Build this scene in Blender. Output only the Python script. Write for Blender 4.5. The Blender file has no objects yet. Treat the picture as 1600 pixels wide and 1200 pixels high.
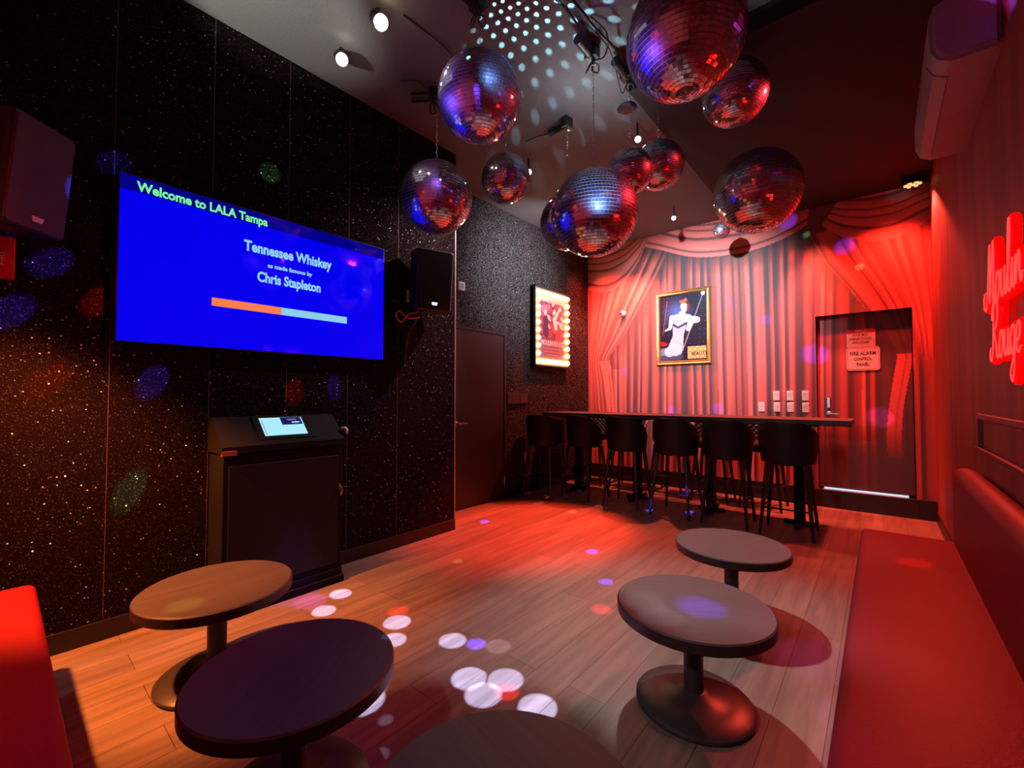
import bpy, bmesh, math, random
import numpy as np
from mathutils import Vector, Matrix
random.seed(7); rng = np.random.default_rng(7)
SC = bpy.context.scene
COL = SC.collection
PI = math.pi

# ---------------------------------------------------------------- room constants (metres)
XA, XB, XR = -3.25, -3.75, 0.44      # left wall, recessed left wall, right wall
YF, YN, YB = -0.45, 2.96, 6.43       # wall behind camera, end of left wall, back wall
ZC = 3.77
H = 1.32

# ---------------------------------------------------------------- camera
cam = bpy.data.cameras.new('camera'); camo = bpy.data.objects.new('camera', cam); COL.objects.link(camo)
camo.location = (0, 0, H)
camo.rotation_euler = (math.radians(91.6), 0, math.radians(40.2))
cam.sensor_width = 36; cam.lens = 36 * 681 / 1600.; cam.clip_start = .02
SC.camera = camo

# ---------------------------------------------------------------- world and exposure
w = bpy.data.worlds.new('world'); SC.world = w; w.use_nodes = True
w.node_tree.nodes['Background'].inputs[0].default_value = (.02, .012, .03, 1)
w.node_tree.nodes['Background'].inputs[1].default_value = .05
vs = SC.view_settings
vs.view_transform = 'Standard'; vs.look = 'None'; vs.gamma = 1; vs.exposure = 0; vs.use_curve_mapping = False
SC.cycles.caustics_reflective = False; SC.cycles.caustics_refractive = False
SC.cycles.max_bounces = 6; SC.cycles.sample_clamp_indirect = 3

# ---------------------------------------------------------------- lights
def spot(name, src, dst, color, power, half_deg, blend=.4, rad=.03):
    l = bpy.data.lights.new(name, 'SPOT'); l.color = color; l.energy = power
    l.spot_size = math.radians(2 * half_deg); l.spot_blend = blend; l.shadow_soft_size = rad
    o = bpy.data.objects.new(name, l); COL.objects.link(o); o.location = src
    o.rotation_euler = (Vector(dst) - Vector(src)).to_track_quat('-Z', 'Y').to_euler()
    return o
def point(name, src, color, power, rad=.05):
    l = bpy.data.lights.new(name, 'POINT'); l.color = color; l.energy = power; l.shadow_soft_size = rad
    o = bpy.data.objects.new(name, l); COL.objects.link(o); o.location = src; return o
RED = (1, .035, .02)
PAR_R = (.30, 6.20, 3.52); PAR_L = (-3.60, 6.10, 3.65)
SPOT1 = (-2.35, 1.50, 3.66); SPOT2 = (-2.82, 1.50, 3.66)
TRK1 = (-1.98, 5.55, 3.60); TRK2 = (-1.605, 3.63, 3.60); BAR_SPOT = (-2.15, 5.2, 3.66); TRK3 = (-2.85, 3.68, 3.60); TRK4=(-3.0,3.0,3.6)
spot('par_right_wash', PAR_R, (.15, 4.55, 0), (1, .06, .035), 560, 38, .25, .04)
spot('par_right_curtain', (.20, 5.98, 3.5), (-.05, 6.43, 1.4), (1, .05, .025), 330, 50, 1, .05)
spot('par_left_curtain', (-3.5, 5.85, 3.62), (-3.2, 6.43, 1.6), (1, .07, .035), 270, 46, 1, .05)
spot('par_left_floor', (-3.0, 5.9, 3.66), (-2.75, 5.95, 0), (1, .14, .08), 800, 50, .6, .05)
spot('par_right_floor', (-.55, 6.2, 3.5), (-.7, 6.05, 0), (1, .14, .08), 700, 34, 1, .05)
spot('red_pool', BAR_SPOT, (-2.70, 3.50, 0), (1, .055, .018), 2900, 17, .7, .03)
spot('white_curtain', (-1.62, 3.95, 3.54), (-2.0, 6.43, 2.4), (.82, .90, 1), 620, 35, 1, .03)
spot('white_room', (-.95, -.38, 1.95), (-.7, 3.2, .0), (.95, .85, .9), 75, 34, .8, .04)
spot('white_centre', (-1.75, 3.55, 3.6), (-.8, 2.4, .2), (.90, .84, .86), 520, 27, .9, .04)
spot('amber_floor', (-2.90, -.40, 2.3), (-2.88, .80, 0), (1, .27, .055), 1050, 26, .7, .04)
spot('red_bench', (-2.2, -.30, 3.2), (-2.75, -.05, .4), (1, .03, .02), 90, 30, .8, .04)
spot('red_seat', (-.6, 2.2, 3.66), (.1, 1.6, .45), (1, .03, .02), 18, 40, .9, .05)
spot('front_wall_pink', (-1.2, 2.0, 2.1), (-1.3, -.45, 1.7), (1, .45, .45), 120, 42, .8, .05)
spot('red_room', (-.2, 3.5, 3.35), (-3.25, 1.2, .3), (1, .03, .03), 170, 42, 1, .05)
spot('ceiling_wash', (-1.68, 2.95, 3.22), (-1.62, 2.95, 3.77), (.85, .93, 1), 14, 80, 1, .03)
spot('ceiling_uplight', (-2.45, .15, 2.8), (-2.76, .90, 3.77), (.85, .95, .80), 120, 24, .5, .03)
spot('glitter_warm', (-2.5, -.25, 1.75), (-3.25, -.05, 1.35), (1, .6, .3), 5, 40, 1, .03)
point('spotlight_glow', (-2.30, 1.50, 3.55), (1, .85, .6), .5, .03)
point('spotlight_glow', (-2.77, 1.49, 3.55), (1, .92, .8), .35, .03)
point('spotlight_glow', (-2.28, 1.50, 3.71), (1, .82, .5), .16, .02)
point('spotlight_glow', (-2.76, 1.49, 3.71), (1, .9, .75), .12, .02)
spot('glitter_left', (-2.45, 3.45, 3.35), (-3.25, 2.60, 2.15), (1, .74, .74), 240, 40, 1, .02)
spot('glitter_recess', (-2.3, 4.5, 3.3), (-3.75, 4.6, 3.0), (.85, .88, 1), 300, 45, 1, .02)

# effect-light beams: a mirror-ball projector on the ceiling above the tables throws separate dots
FX = (-1.3, 1.1, 3.6)
def beam(name, dst, color, power, r, src=FX, blend=.25):
    d = (Vector(dst) - Vector(src)).length
    spot(name, src, dst, color, power * d * d * 1.1, math.degrees(math.atan(r / d)), blend, .008)
WH = (.40, .52, 1); BL = (.08, .06, 1); GR = (.2, 1, .35)
for x, y, r in [(-1.494, 1.457, .085), (-1.367, 1.42, .085), (-1.357, 1.56, .085), (-1.136, 1.512, .085), (-1.79, 1.62, .075), (-2.183, 1.54, .08),
                (-2.038, 1.418, .07), (-1.742, 1.051, .1), (-2.778, 1.513, .07), (-2.64, 1.33, .07)]:
    beam('effect_beam', (x, y, 0), WH, 300, r, blend=.12)
beam('effect_beam', (-1.566, 1.738, 0), (.8, .65, .9), 40, .07)
for x, y in [(-1.744, 1.158), (-1.564, 1.054), (-1.431, .946)]: beam('effect_beam', (x, y, 0), WH, 30, .03)
for x, y, r in [(-1.67, 1.68, .06), (-1.895, 3.295, .06), (-1.518, 2.827, .06), (-3.208, 3.347, .06), (-1.663, 5.115, .07), (-2.05, 4.9, .06)]:
    beam('effect_beam', (x, y, 0), BL, 420, r, blend=.6)
beam('effect_beam', (-2.823, 1.332, 0), (.55, .1, 1), 60, .12, blend=.6)
beam('effect_beam', (-2.286, 1.622, 0), RED, 120, .07); beam('effect_beam', (-1.344, 2.45, 0), RED, 120, .07, blend=.6)
beam('effect_beam', (-1.30, 1.50, 0), RED, 120, .06)
beam('effect_beam', (-2.703, 4.272, 0), (.8, 1, .3), 50, .06, blend=.6); beam('effect_beam', (-2.607, 2.411, 0), (1, .8, .1), 35, .05, blend=.6)
beam('effect_beam', (-2.43, .469, 0), (.7, 1, .1), 30, .09, blend=.7)
for y, z, c, p in [(.034, 1.734, BL, 90), (.169, 2.009, BL, 60), (.36, 1.842, RED, 50), (.17, 1.402, RED, 50), (.588, 1.402, BL, 80), (1.398, 1.353, RED, 30), (1.704, 1.39, BL, 50),
                   (.5, .785, GR, 40), (2.416, .796, GR, 20), (.403, 2.624, BL, 22), (1.21, 2.89, GR, 18), (.031, 2.183, BL, 25)]:
    beam('effect_beam', (XA, y, z), c, p * 4, .075, (-1.6, 1.6, 3.4), .6)
for x, z, c, p, r in [(-1.116, 2.308, BL, 70, .08), (-1.153, 1.786, GR, 20, .045), (-1.782, 2.384, GR, 16, .05), (-.622, 1.836, BL, 80, .14), (-.768, 3.073, RED, 30, .11), (-.29, 3.088, BL, 70, .11),
                      (-.158, 2.819, GR, 40, .045), (-.664, 3.315, GR, 40, .045), (-.863, 3.544, BL, 60, .12), (-2.349, 1.10, BL, 70, .09), (-1.73, 1.15, BL, 70, .09), (-3.1, 1.72, BL, 40, .1),
                      (-1.55, 2.60, BL, 25, .1), (-2.9, 2.6, GR, 3, .1), (-.05, 1.1, (1, .1, .5), 30, .13)]:
    beam('effect_beam', (x, 6.43, z), c, p, r, (-1.9, 2.3, 2.2), .7)
beam('effect_beam', (.2, 2.95, 3.08), BL, 400, .07, (-1.2, 1.2, 3.2), .5); beam('effect_beam', (.44, 2.55, 3.0), BL, 500, .13, (-1.2, 1.2, 3.2), .5)
beam('effect_beam', (.25, 2.8, 3.15), (.35, .05, .9), 70, .38, (-1.2, 1.2, 3.2), .6)
beam('effect_beam', (-.60, 1.95, .43), BL, 220, .12, (-1.3, 1.4, 3.4), .9); beam('effect_beam', (-.79, 1.83, .43), (.6, .7, 1), 26, .09, blend=.2); beam('effect_beam', (-.70, 1.76, .43), (.6, .7, 1), 26, .09, blend=.2)
beam('effect_beam', (.12, 3.1, .45), RED, 60, .08, blend=.6)
for x, y, r, p in [(-.15, 2.1, .3, 14), (-.12, 1.35, .3, 14), (.0, 1.9, .15, 10), (-.3, 2.6, .25, 12)]: beam('effect_beam', (x, y, .2), (.3, .12, 1), p, r, blend=1)
beam('effect_beam', (-3.7, 4.75, .1), BL, 60, .12, blend=.8); beam('effect_beam', (-2.98, 1.3, .1), BL, 40, .2, blend=.8)
beam('effect_beam', (-3.75, 3.95, 1.95), WH, 10, .08, blend=.9)
# added spots without any fixture, there only to tint the mirror balls
spot('ball_tint_spot', (-1.0, 1.3, 3.4), (-2.29, 2.63, 3.15), (.2, .6, 1), 130, 7, .8, .02)
spot('ball_tint_spot', (-.5, 1.4, 2.4), (-1.51, 2.68, 2.7), (.2, .5, 1), 200, 8, .8, .02)
spot('ball_tint_spot', (-3.0, .6, 2.7), (-1.84, 1.88, 3.14), (.2, .1, 1), 130, 12, .8, .02)
spot('ball_tint_spot', (-.6, 1.2, 3.3), (-1.66, 1.85, 3.14), (.2, .5, 1), 80, 8, .8, .02)
spot('ball_tint_spot', (-2.2, 3.2, 2.9), (-1.47, 5.77, 3.38), (.2, .6, 1), 1500, 3, .8, .02)

spot('ball_tint_spot', (-1.2, 1.0, 3.4), (-2.66, 2.22, 2.95), (.45, .2, 1), 70, 9, .8, .02)
spot('ball_tint_spot', (-1.5, 1.2, 2.4), (-.67, 2.03, 2.95), (.25, .1, 1), 60, 9, .8, .02)
# dots thrown on the ceiling by a spotlit mirror ball: a lamp whose beam is broken by a dotted pattern
def gobo():
    l = bpy.data.lights.new('mirror_ball_dots', 'SPOT'); l.energy = 40; l.spot_size = math.radians(112); l.spot_blend = .5; l.shadow_soft_size = .002
    l.use_nodes = True; nt = l.node_tree; N = nt.nodes; L = nt.links
    em = [n for n in N if n.type == 'EMISSION'][0]
    tc = N.new('ShaderNodeTexCoord'); sep = N.new('ShaderNodeSeparateXYZ'); L.new(tc.outputs['Normal'], sep.inputs[0])
    def m(op, a, b=None, c=None):
        n = N.new('ShaderNodeMath'); n.operation = op
        for i, v in enumerate((a, b, c)):
            if v is None: continue
            if isinstance(v, (int, float)): n.inputs[i].default_value = v
            else: L.new(v, n.inputs[i])
        return n.outputs[0]
    el = m('ARCSINE', sep.outputs[1]); az = m('ARCTAN2', sep.outputs[0], m('ABSOLUTE', sep.outputs[2]))
    el = m('ADD', el, 2.0)
    rows = m('MULTIPLY', el, 57.3 / 7.5)
    ri = m('FLOOR', rows); u = m('SUBTRACT', m('FRACT', rows), .5)
    cols = m('ADD', m('ADD', m('MULTIPLY', az, 57.3 / 9.0), 20.0), m('MULTIPLY', ri, .37)); v = m('SUBTRACT', m('FRACT', cols), .5)
    r = m('SQRT', m('ADD', m('MULTIPLY', u, m('MULTIPLY', u, .8)), m('MULTIPLY', v, v)))
    dot = m('SUBTRACT', 1, m('SMOOTH_MIN', 1, m('MULTIPLY', m('MAXIMUM', m('SUBTRACT', r, .16), 0), 16), .02))
    st = m('MULTIPLY', dot, 3.25)
    em.inputs[0].default_value = (.35, .85, 1, 1)
    L.new(st, em.inputs[1])
    o = bpy.data.objects.new('mirror_ball_dots', l); COL.objects.link(o); o.location = (-1.64, 1.95, 3.33)
    o.rotation_euler = Vector((-.05, .62, .62)).to_track_quat('-Z', 'Y').to_euler()
    return o
gobo()

# ---------------------------------------------------------------- materials
def mat(name, color=(.5, .5, .5), rough=.5, metal=0, spec=.5, emit=None, estr=1, bump=None, coat=0):
    m = bpy.data.materials.new(name); m.use_nodes = True; b = m.node_tree.nodes['Principled BSDF']
    b.inputs['Base Color'].default_value = (*color, 1); b.inputs['Roughness'].default_value = rough; b.inputs['Metallic'].default_value = metal
    b.inputs['Specular IOR Level'].default_value = spec; b.inputs['Coat Weight'].default_value = coat
    nt = m.node_tree
    if emit: b.inputs['Emission Color'].default_value = (*emit, 1); b.inputs['Emission Strength'].default_value = estr
    # every surface gets a little procedural variation
    tc = nt.nodes.new('ShaderNodeTexCoord'); nz = nt.nodes.new('ShaderNodeTexNoise'); nz.inputs['Scale'].default_value = bump[0] if bump else 35
    nz.inputs['Detail'].default_value = 4
    nt.links.new(tc.outputs['Object'], nz.inputs[0])
    if not emit:
        mx = nt.nodes.new('ShaderNodeMix'); mx.data_type = 'RGBA'
        mx.inputs[6].default_value = (*[c * .82 for c in color], 1); mx.inputs[7].default_value = (*[min(1, c * 1.12) for c in color], 1)
        nt.links.new(nz.outputs[0], mx.inputs[0]); nt.links.new(mx.outputs[2], b.inputs['Base Color'])
    if bump:
        bp = nt.nodes.new('ShaderNodeBump'); bp.inputs['Strength'].default_value = bump[1]; bp.inputs['Distance'].default_value = .01
        nt.links.new(nz.outputs[0], bp.inputs['Height']); nt.links.new(bp.outputs[0], b.inputs['Normal'])
    return m

def nodes(m): return m.node_tree.nodes, m.node_tree.links, m.node_tree.nodes['Principled BSDF']

def mat_glitter(pw_=12, amp_=.6, nm='black_glitter_wallpaper'):
    m = mat(nm, (.012, .009, .012), .45); N, L, b = nodes(m)
    tc = N.new('ShaderNodeTexCoord')
    def layer(scale, thr, pw, amp=1.0):
        v = N.new('ShaderNodeTexVoronoi'); v.inputs['Scale'].default_value = scale; L.new(tc.outputs['Object'], v.inputs['Vector'])
        s = N.new('ShaderNodeSeparateColor'); L.new(v.outputs['Color'], s.inputs[0])
        g = N.new('ShaderNodeMath'); g.operation = 'POWER'; L.new(s.outputs[0], g.inputs[0]); g.inputs[1].default_value = pw
        # round flake near the cell centre
        d = N.new('ShaderNodeMath'); d.operation = 'LESS_THAN'; L.new(v.outputs['Distance'], d.inputs[0]); d.inputs[1].default_value = thr
        q = N.new('ShaderNodeMath'); q.operation = 'MULTIPLY'; L.new(g.outputs[0], q.inputs[0]); L.new(d.outputs[0], q.inputs[1])
        q2 = N.new('ShaderNodeMath'); q2.operation = 'MULTIPLY'; L.new(q.outputs[0], q2.inputs[0]); q2.inputs[1].default_value = amp
        return q2.outputs[0], v.outputs['Color']
    a, ca = layer(150, .44, pw_, amp_); c, cc = layer(48, .16, 24)
    mx = N.new('ShaderNodeMath'); mx.operation = 'MAXIMUM'; L.new(a, mx.inputs[0]); L.new(c, mx.inputs[1])
    cr = N.new('ShaderNodeMix'); cr.data_type = 'RGBA'; L.new(mx.outputs[0], cr.inputs[0]); cr.inputs[6].default_value = (.009, .004, .005, 1); cr.inputs[7].default_value = (1, .97, .95, 1)
    L.new(cr.outputs[2], b.inputs['Base Color'])
    sub = N.new('ShaderNodeVectorMath'); sub.operation = 'SUBTRACT'; L.new(ca, sub.inputs[0]); sub.inputs[1].default_value = (.5, .5, .5)
    sc = N.new('ShaderNodeVectorMath'); sc.operation = 'SCALE'; L.new(sub.outputs[0], sc.inputs[0]); fm_ = N.new('ShaderNodeMath'); fm_.operation = 'MULTIPLY'; fm_.use_clamp = True; L.new(mx.outputs[0], fm_.inputs[0]); fm_.inputs[1].default_value = 4; f2_ = N.new('ShaderNodeMath'); f2_.operation = 'MULTIPLY'; L.new(fm_.outputs[0], f2_.inputs[0]); f2_.inputs[1].default_value = 1.2; L.new(f2_.outputs[0], sc.inputs['Scale'])
    ge = N.new('ShaderNodeNewGeometry'); ad = N.new('ShaderNodeVectorMath'); L.new(ge.outputs['Normal'], ad.inputs[0]); L.new(sc.outputs[0], ad.inputs[1])
    nn = N.new('ShaderNodeVectorMath'); nn.operation = 'NORMALIZE'; L.new(ad.outputs[0], nn.inputs[0]); L.new(nn.outputs[0], b.inputs['Normal'])
    b.inputs['Roughness'].default_value = .42; b.inputs['Specular IOR Level'].default_value = .5
    sp = N.new('ShaderNodeMath'); sp.operation = 'MULTIPLY'; L.new(fm_.outputs[0], sp.inputs[0]); sp.inputs[1].default_value = .5; L.new(sp.outputs[0], b.inputs['Specular IOR Level'])
    mt = N.new('ShaderNodeMath'); mt.operation = 'MULTIPLY'; L.new(mx.outputs[0], mt.inputs[0]); mt.inputs[1].default_value = .55; L.new(mt.outputs[0], b.inputs['Metallic'])
    return m

def mat_floor():
    m = mat('oak_plank_floor', (.3, .2, .14), .36); N, L, b = nodes(m)
    tc = N.new('ShaderNodeTexCoord'); mp = N.new('ShaderNodeMapping'); mp.inputs['Rotation'].default_value = (0, 0, PI / 2); L.new(tc.outputs['Object'], mp.inputs[0])
    br = N.new('ShaderNodeTexBrick'); L.new(mp.outputs[0], br.inputs[0]); br.inputs['Scale'].default_value = 1; br.inputs['Mortar Size'].default_value = .0016
    br.inputs['Brick Width'].default_value = 1.25; br.inputs['Row Height'].default_value = .185; br.offset = .37; br.inputs['Bias'].default_value = 0
    br.inputs['Color1'].default_value = (.175, .115, .090, 1); br.inputs['Color2'].default_value = (.225, .152, .118, 1); br.inputs['Mortar'].default_value = (.05, .03, .02, 1)
    mp2 = N.new('ShaderNodeMapping'); mp2.inputs['Scale'].default_value = (22, 1.6, 1); L.new(tc.outputs['Object'], mp2.inputs[0])
    nz = N.new('ShaderNodeTexNoise'); nz.inputs['Scale'].default_value = 1; nz.inputs['Detail'].default_value = 6; nz.inputs['Distortion'].default_value = .6; L.new(mp2.outputs[0], nz.inputs[0])
    mr = N.new('ShaderNodeMapRange'); L.new(nz.outputs[0], mr.inputs[0]); mr.inputs[1].default_value = .35; mr.inputs[2].default_value = .7; mr.inputs[3].default_value = .68; mr.inputs[4].default_value = 1.12
    mm = N.new('ShaderNodeMix'); mm.data_type = 'RGBA'; mm.blend_type = 'MULTIPLY'; mm.inputs[0].default_value = 1
    L.new(br.outputs[0], mm.inputs[6]); L.new(mr.outputs[0], mm.inputs[7]); L.new(mm.outputs[2], b.inputs['Base Color'])
    bp = N.new('ShaderNodeBump'); bp.inputs['Strength'].default_value = .15; bp.inputs['Distance'].default_value = .004; L.new(nz.outputs[0], bp.inputs['Height']); L.new(bp.outputs[0], b.inputs['Normal'])
    b.inputs['Roughness'].default_value = .42; b.inputs['Specular IOR Level'].default_value = .35
    return m

def mat_attr(name, rough=.7, spec=.3):
    m = mat(name, (.5, .5, .5), rough, spec=spec); N, L, b = nodes(m)
    a = N.new('ShaderNodeVertexColor'); a.layer_name = 'print'; L.new(a.outputs[0], b.inputs['Base Color']); return m

def mat_wood_dark(name, c):
    m = mat(name, c, .48, spec=.35); N, L, b = nodes(m)
    tc = N.new('ShaderNodeTexCoord'); mp = N.new('ShaderNodeMapping'); mp.inputs['Scale'].default_value = (60, 3, 3); L.new(tc.outputs['Object'], mp.inputs[0])
    nz = N.new('ShaderNodeTexNoise'); nz.inputs['Scale'].default_value = 1; nz.inputs['Detail'].default_value = 5; L.new(mp.outputs[0], nz.inputs[0])
    mx = N.new('ShaderNodeMix'); mx.data_type = 'RGBA'; mx.inputs[6].default_value = (*[k * .65 for k in c], 1); mx.inputs[7].default_value = (*[k * 1.3 for k in c], 1)
    L.new(nz.outputs[0], mx.inputs[0]); L.new(mx.outputs[2], b.inputs['Base Color'])
    bp = N.new('ShaderNodeBump'); bp.inputs['Strength'].default_value = .25; bp.inputs['Distance'].default_value = .002; L.new(nz.outputs[0], bp.inputs['Height']); L.new(bp.outputs[0], b.inputs['Normal'])
    return m

def mat_quilt():
    m = mat('black_quilted_vinyl', (.02, .014, .016), .35); N, L, b = nodes(m)
    tc = N.new('ShaderNodeTexCoord'); mp = N.new('ShaderNodeMapping'); mp.inputs['Rotation'].default_value = (0, PI / 4, 0); mp.inputs['Scale'].default_value = (22, 22, 22); L.new(tc.outputs['Object'], mp.inputs[0])
    ws = []
    for ax in ('X', 'Z'):
        wv = N.new('ShaderNodeTexWave'); wv.bands_direction = ax; wv.inputs['Scale'].default_value = .32; L.new(mp.outputs[0], wv.inputs[0]); ws.append(wv)
    mn = N.new('ShaderNodeMath'); mn.operation = 'MINIMUM'; L.new(ws[0].outputs[1], mn.inputs[0]); L.new(ws[1].outputs[1], mn.inputs[1])
    bp = N.new('ShaderNodeBump'); bp.inputs['Strength'].default_value = 1; bp.inputs['Distance'].default_value = .01; L.new(mn.outputs[0], bp.inputs['Height']); L.new(bp.outputs[0], b.inputs['Normal'])
    return m

def mat_mirror():
    m = mat('mirror_tiles', (.86, .84, .88), .04, 1); N, L, b = nodes(m); out = N['Material Output']
    g = N.new('ShaderNodeBsdfAnisotropic') ; g.inputs['Color'].default_value = (.80, .62, .95, 1); g.inputs['Roughness'].default_value = .42
    x = N.new('ShaderNodeMixShader'); x.inputs[0].default_value = .18; L.new(b.outputs[0], x.inputs[1]); L.new(g.outputs[0], x.inputs[2]); L.new(x.outputs[0], out.inputs[0]); return m
M = dict(
    glitter=mat_glitter(), glitter2=mat_glitter(3.6, .7, 'dense_black_glitter_wallpaper'), floor=mat_floor(), mural=mat_attr('drape_print_wallpaper', .6, .35), picture=mat_attr('printed_picture', .35, .4),
    ceiling=mat('dark_grey_ceiling_paint', (.16, .15, .155), .75, bump=(60, .25)), soffit=mat('black_ceiling_paint', (.006, .004, .005), .8),
    black=mat('black_painted_metal', (.012, .011, .012), .4), matte=mat('matte_black', (.005, .003, .004), .75, spec=.15), vinyl=mat('black_vinyl', (.007, .004, .005), .5, spec=.3),
    dblack=mat('black_door_paint', (.016, .009, .012), .5), base=mat('dark_baseboard_paint', (.012, .006, .006), .4),
    chrome=mat('brushed_chrome', (.7, .7, .7), .25, 1), gold=mat('gilt_frame', (.85, .55, .18), .3, .85, bump=(90, .3)),
    white=mat('white_plastic', (.8, .78, .76), .4), ivory=mat('acrylic_sheet_white', (.75, .74, .74), .35), redsign=mat('sign_red', (.55, .03, .03), .4),
    inkblack=mat('ink_black', (.02, .015, .02), .5), redvinyl=mat('red_vinyl_upholstery', (.21, .005, .007), .5, spec=.22, bump=(140, .12)),
    redwall=None, table=mat_wood_dark('dark_walnut_laminate', (.062, .045, .041)), tedge=mat('dark_table_edge', (.035, .018, .018), .35),
    iron=mat('black_cast_iron', (.035, .024, .024), .38), bar=mat_wood_dark('bar_top_laminate', (.06, .042, .038)), quilt=mat_quilt(),
    core=mat('mirror_ball_core', (.92, .78, .92), .5, .6), mirror=mat_mirror(), chain=mat('steel_chain', (.75, .7, .7), .25, 1),
    grille=mat('speaker_grille_cloth', (.07, .065, .075), .8, bump=(400, .5)), firered=mat('fire_alarm_red', (.6, .02, .02), .4),
    neon=mat('red_neon_glass', (.8, .02, .02), .3, emit=(1, .0, .0), estr=1.6), neonrim=mat('pink_neon_rim', (.8, .1, .1), .3, emit=(1, .07, .06), estr=1.1),
    lens=mat('warm_lamp_lens', (1, 1, 1), .3, emit=(1, .93, .72), estr=30), lensw=mat('cool_lamp_lens', (1, 1, 1), .3, emit=(.9, 1, .95), estr=22),
    parled=mat('orange_red_led', (1, .3, .2), .3, emit=(1, .33, .12), estr=2.2), bulb=mat('warm_marquee_bulb', (1, .9, .6), .3, emit=(1, .82, .45), estr=14),
    screen=mat('blue_screen', (.0, .0, .0), .06, emit=(.0, .0, 1), estr=.86), band=mat('dark_blue_band', (.0, .0, .0), .06, emit=(.0, .0, .30), estr=.8),
    green=mat('green_screen_text', (0, 0, 0), .2, emit=(.22, 1, .35), estr=.9), cyan=mat('pale_cyan_screen_text', (0, 0, 0), .2, emit=(.30, .68, .95), estr=.9),
    orange=mat('orange_screen_bar', (0, 0, 0), .2, emit=(1, .22, .08), estr=.95), lcd=mat('pale_cyan_lcd', (0, 0, 0), .1, emit=(.42, .84, 1), estr=1), lcdark=mat('navy_lcd', (0, 0, 0), .1, emit=(.01, .01, .12), estr=1),
    orangecable=mat('orange_cable', (.9, .25, .08), .5), acplastic=mat('pale_ac_plastic', (.40, .33, .34), .4), acdark=mat('ac_louver_plastic', (.28, .22, .22), .4),
    cable=mat('black_cable_rubber', (.01, .01, .01), .55), led=mat('blue_led', (0, 0, 0), .3, emit=(.3, .45, 1), estr=4), whitelogo=mat('pale_logo', (.7, .75, .85), .3, 0),
    threshold=mat('aluminium_threshold', (.75, .78, .85), .25, .9), redwood=mat('dark_red_stained_trim', (.16, .03, .02), .35), sky=mat('daylight_gap', (0, 0, 0), .3, emit=(.7, .85, 1), estr=1.0),
)
def mat_redwall():
    m = mat('crushed_red_velvet_wallcovering', (.34, .04, .025), .55); N, L, b = nodes(m)
    tc = N.new('ShaderNodeTexCoord'); mp = N.new('ShaderNodeMapping'); mp.inputs['Scale'].default_value = (1, 5, .5); L.new(tc.outputs['Object'], mp.inputs[0])
    nz = N.new('ShaderNodeTexNoise'); nz.inputs['Scale'].default_value = 1.5; nz.inputs['Detail'].default_value = 3; L.new(mp.outputs[0], nz.inputs[0])
    cr = N.new('ShaderNodeMapRange'); cr.inputs[1].default_value = .35; cr.inputs[2].default_value = .65; L.new(nz.outputs[0], cr.inputs[0])
    mx = N.new('ShaderNodeMix'); mx.data_type = 'RGBA'; L.new(cr.outputs[0], mx.inputs[0]); mx.inputs[6].default_value = (.20, .026, .016, 1); mx.inputs[7].default_value = (.36, .05, .028, 1)
    L.new(mx.outputs[2], b.inputs['Base Color']); return m
M['redwall'] = mat_redwall()

# ---------------------------------------------------------------- builders
def link(name, me, m=None, parent=None, world=True):
    if isinstance(me, bmesh.types.BMesh):
        bm = me; me = bpy.data.meshes.new(name); bm.normal_update(); bm.to_mesh(me); bm.free()
    o = bpy.data.objects.new(name, me); COL.objects.link(o)
    if m is not None:
        me.materials.clear(); me.materials.append(M[m] if isinstance(m, str) else m)
    if parent is not None:
        o.parent = parent
        if world:
            root = parent; loc = Vector((0, 0, 0)); mw = Matrix.Identity(4)
            chain = []
            while root is not None: chain.append(root); root = root.parent
            for c in reversed(chain): mw = mw @ c.matrix_parent_inverse @ c.matrix_basis if c.parent else c.matrix_basis.copy()
            o.matrix_parent_inverse = mw.inverted()
    return o
def thing(name, label, cat, loc=(0, 0, 0), rz=0, group=None):
    o = bpy.data.objects.new(name, None); COL.objects.link(o); o.empty_display_size = .1
    o.location = loc; o.rotation_euler = (0, 0, rz); o['label'] = label; o['category'] = cat
    if group: o['group'] = group
    return o
def tag(o, label, cat, group=None):
    o['label'] = label; o['category'] = cat
    if group: o['group'] = group
    return o
def struct(name, bm, m, parent=None):
    o = link(name, bm, m, parent)
    if parent is None: o['kind'] = 'structure'
    return o
def dup(root, loc, rz, label, group=None):
    r = root.copy(); COL.objects.link(r); r.location = loc; r.rotation_euler = (0, 0, rz); r['label'] = label
    if group: r['group'] = group
    for ch in list(root.children):
        c = ch.copy(); COL.objects.link(c); c.parent = r
        for g in list(ch.children):
            d = g.copy(); COL.objects.link(d); d.parent = c
    return r
def smooth(o, deg=40):
    me = o.data
    me.polygons.foreach_set('use_smooth', [True] * len(me.polygons))
    me.set_sharp_from_angle(angle=math.radians(deg)); return o

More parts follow.
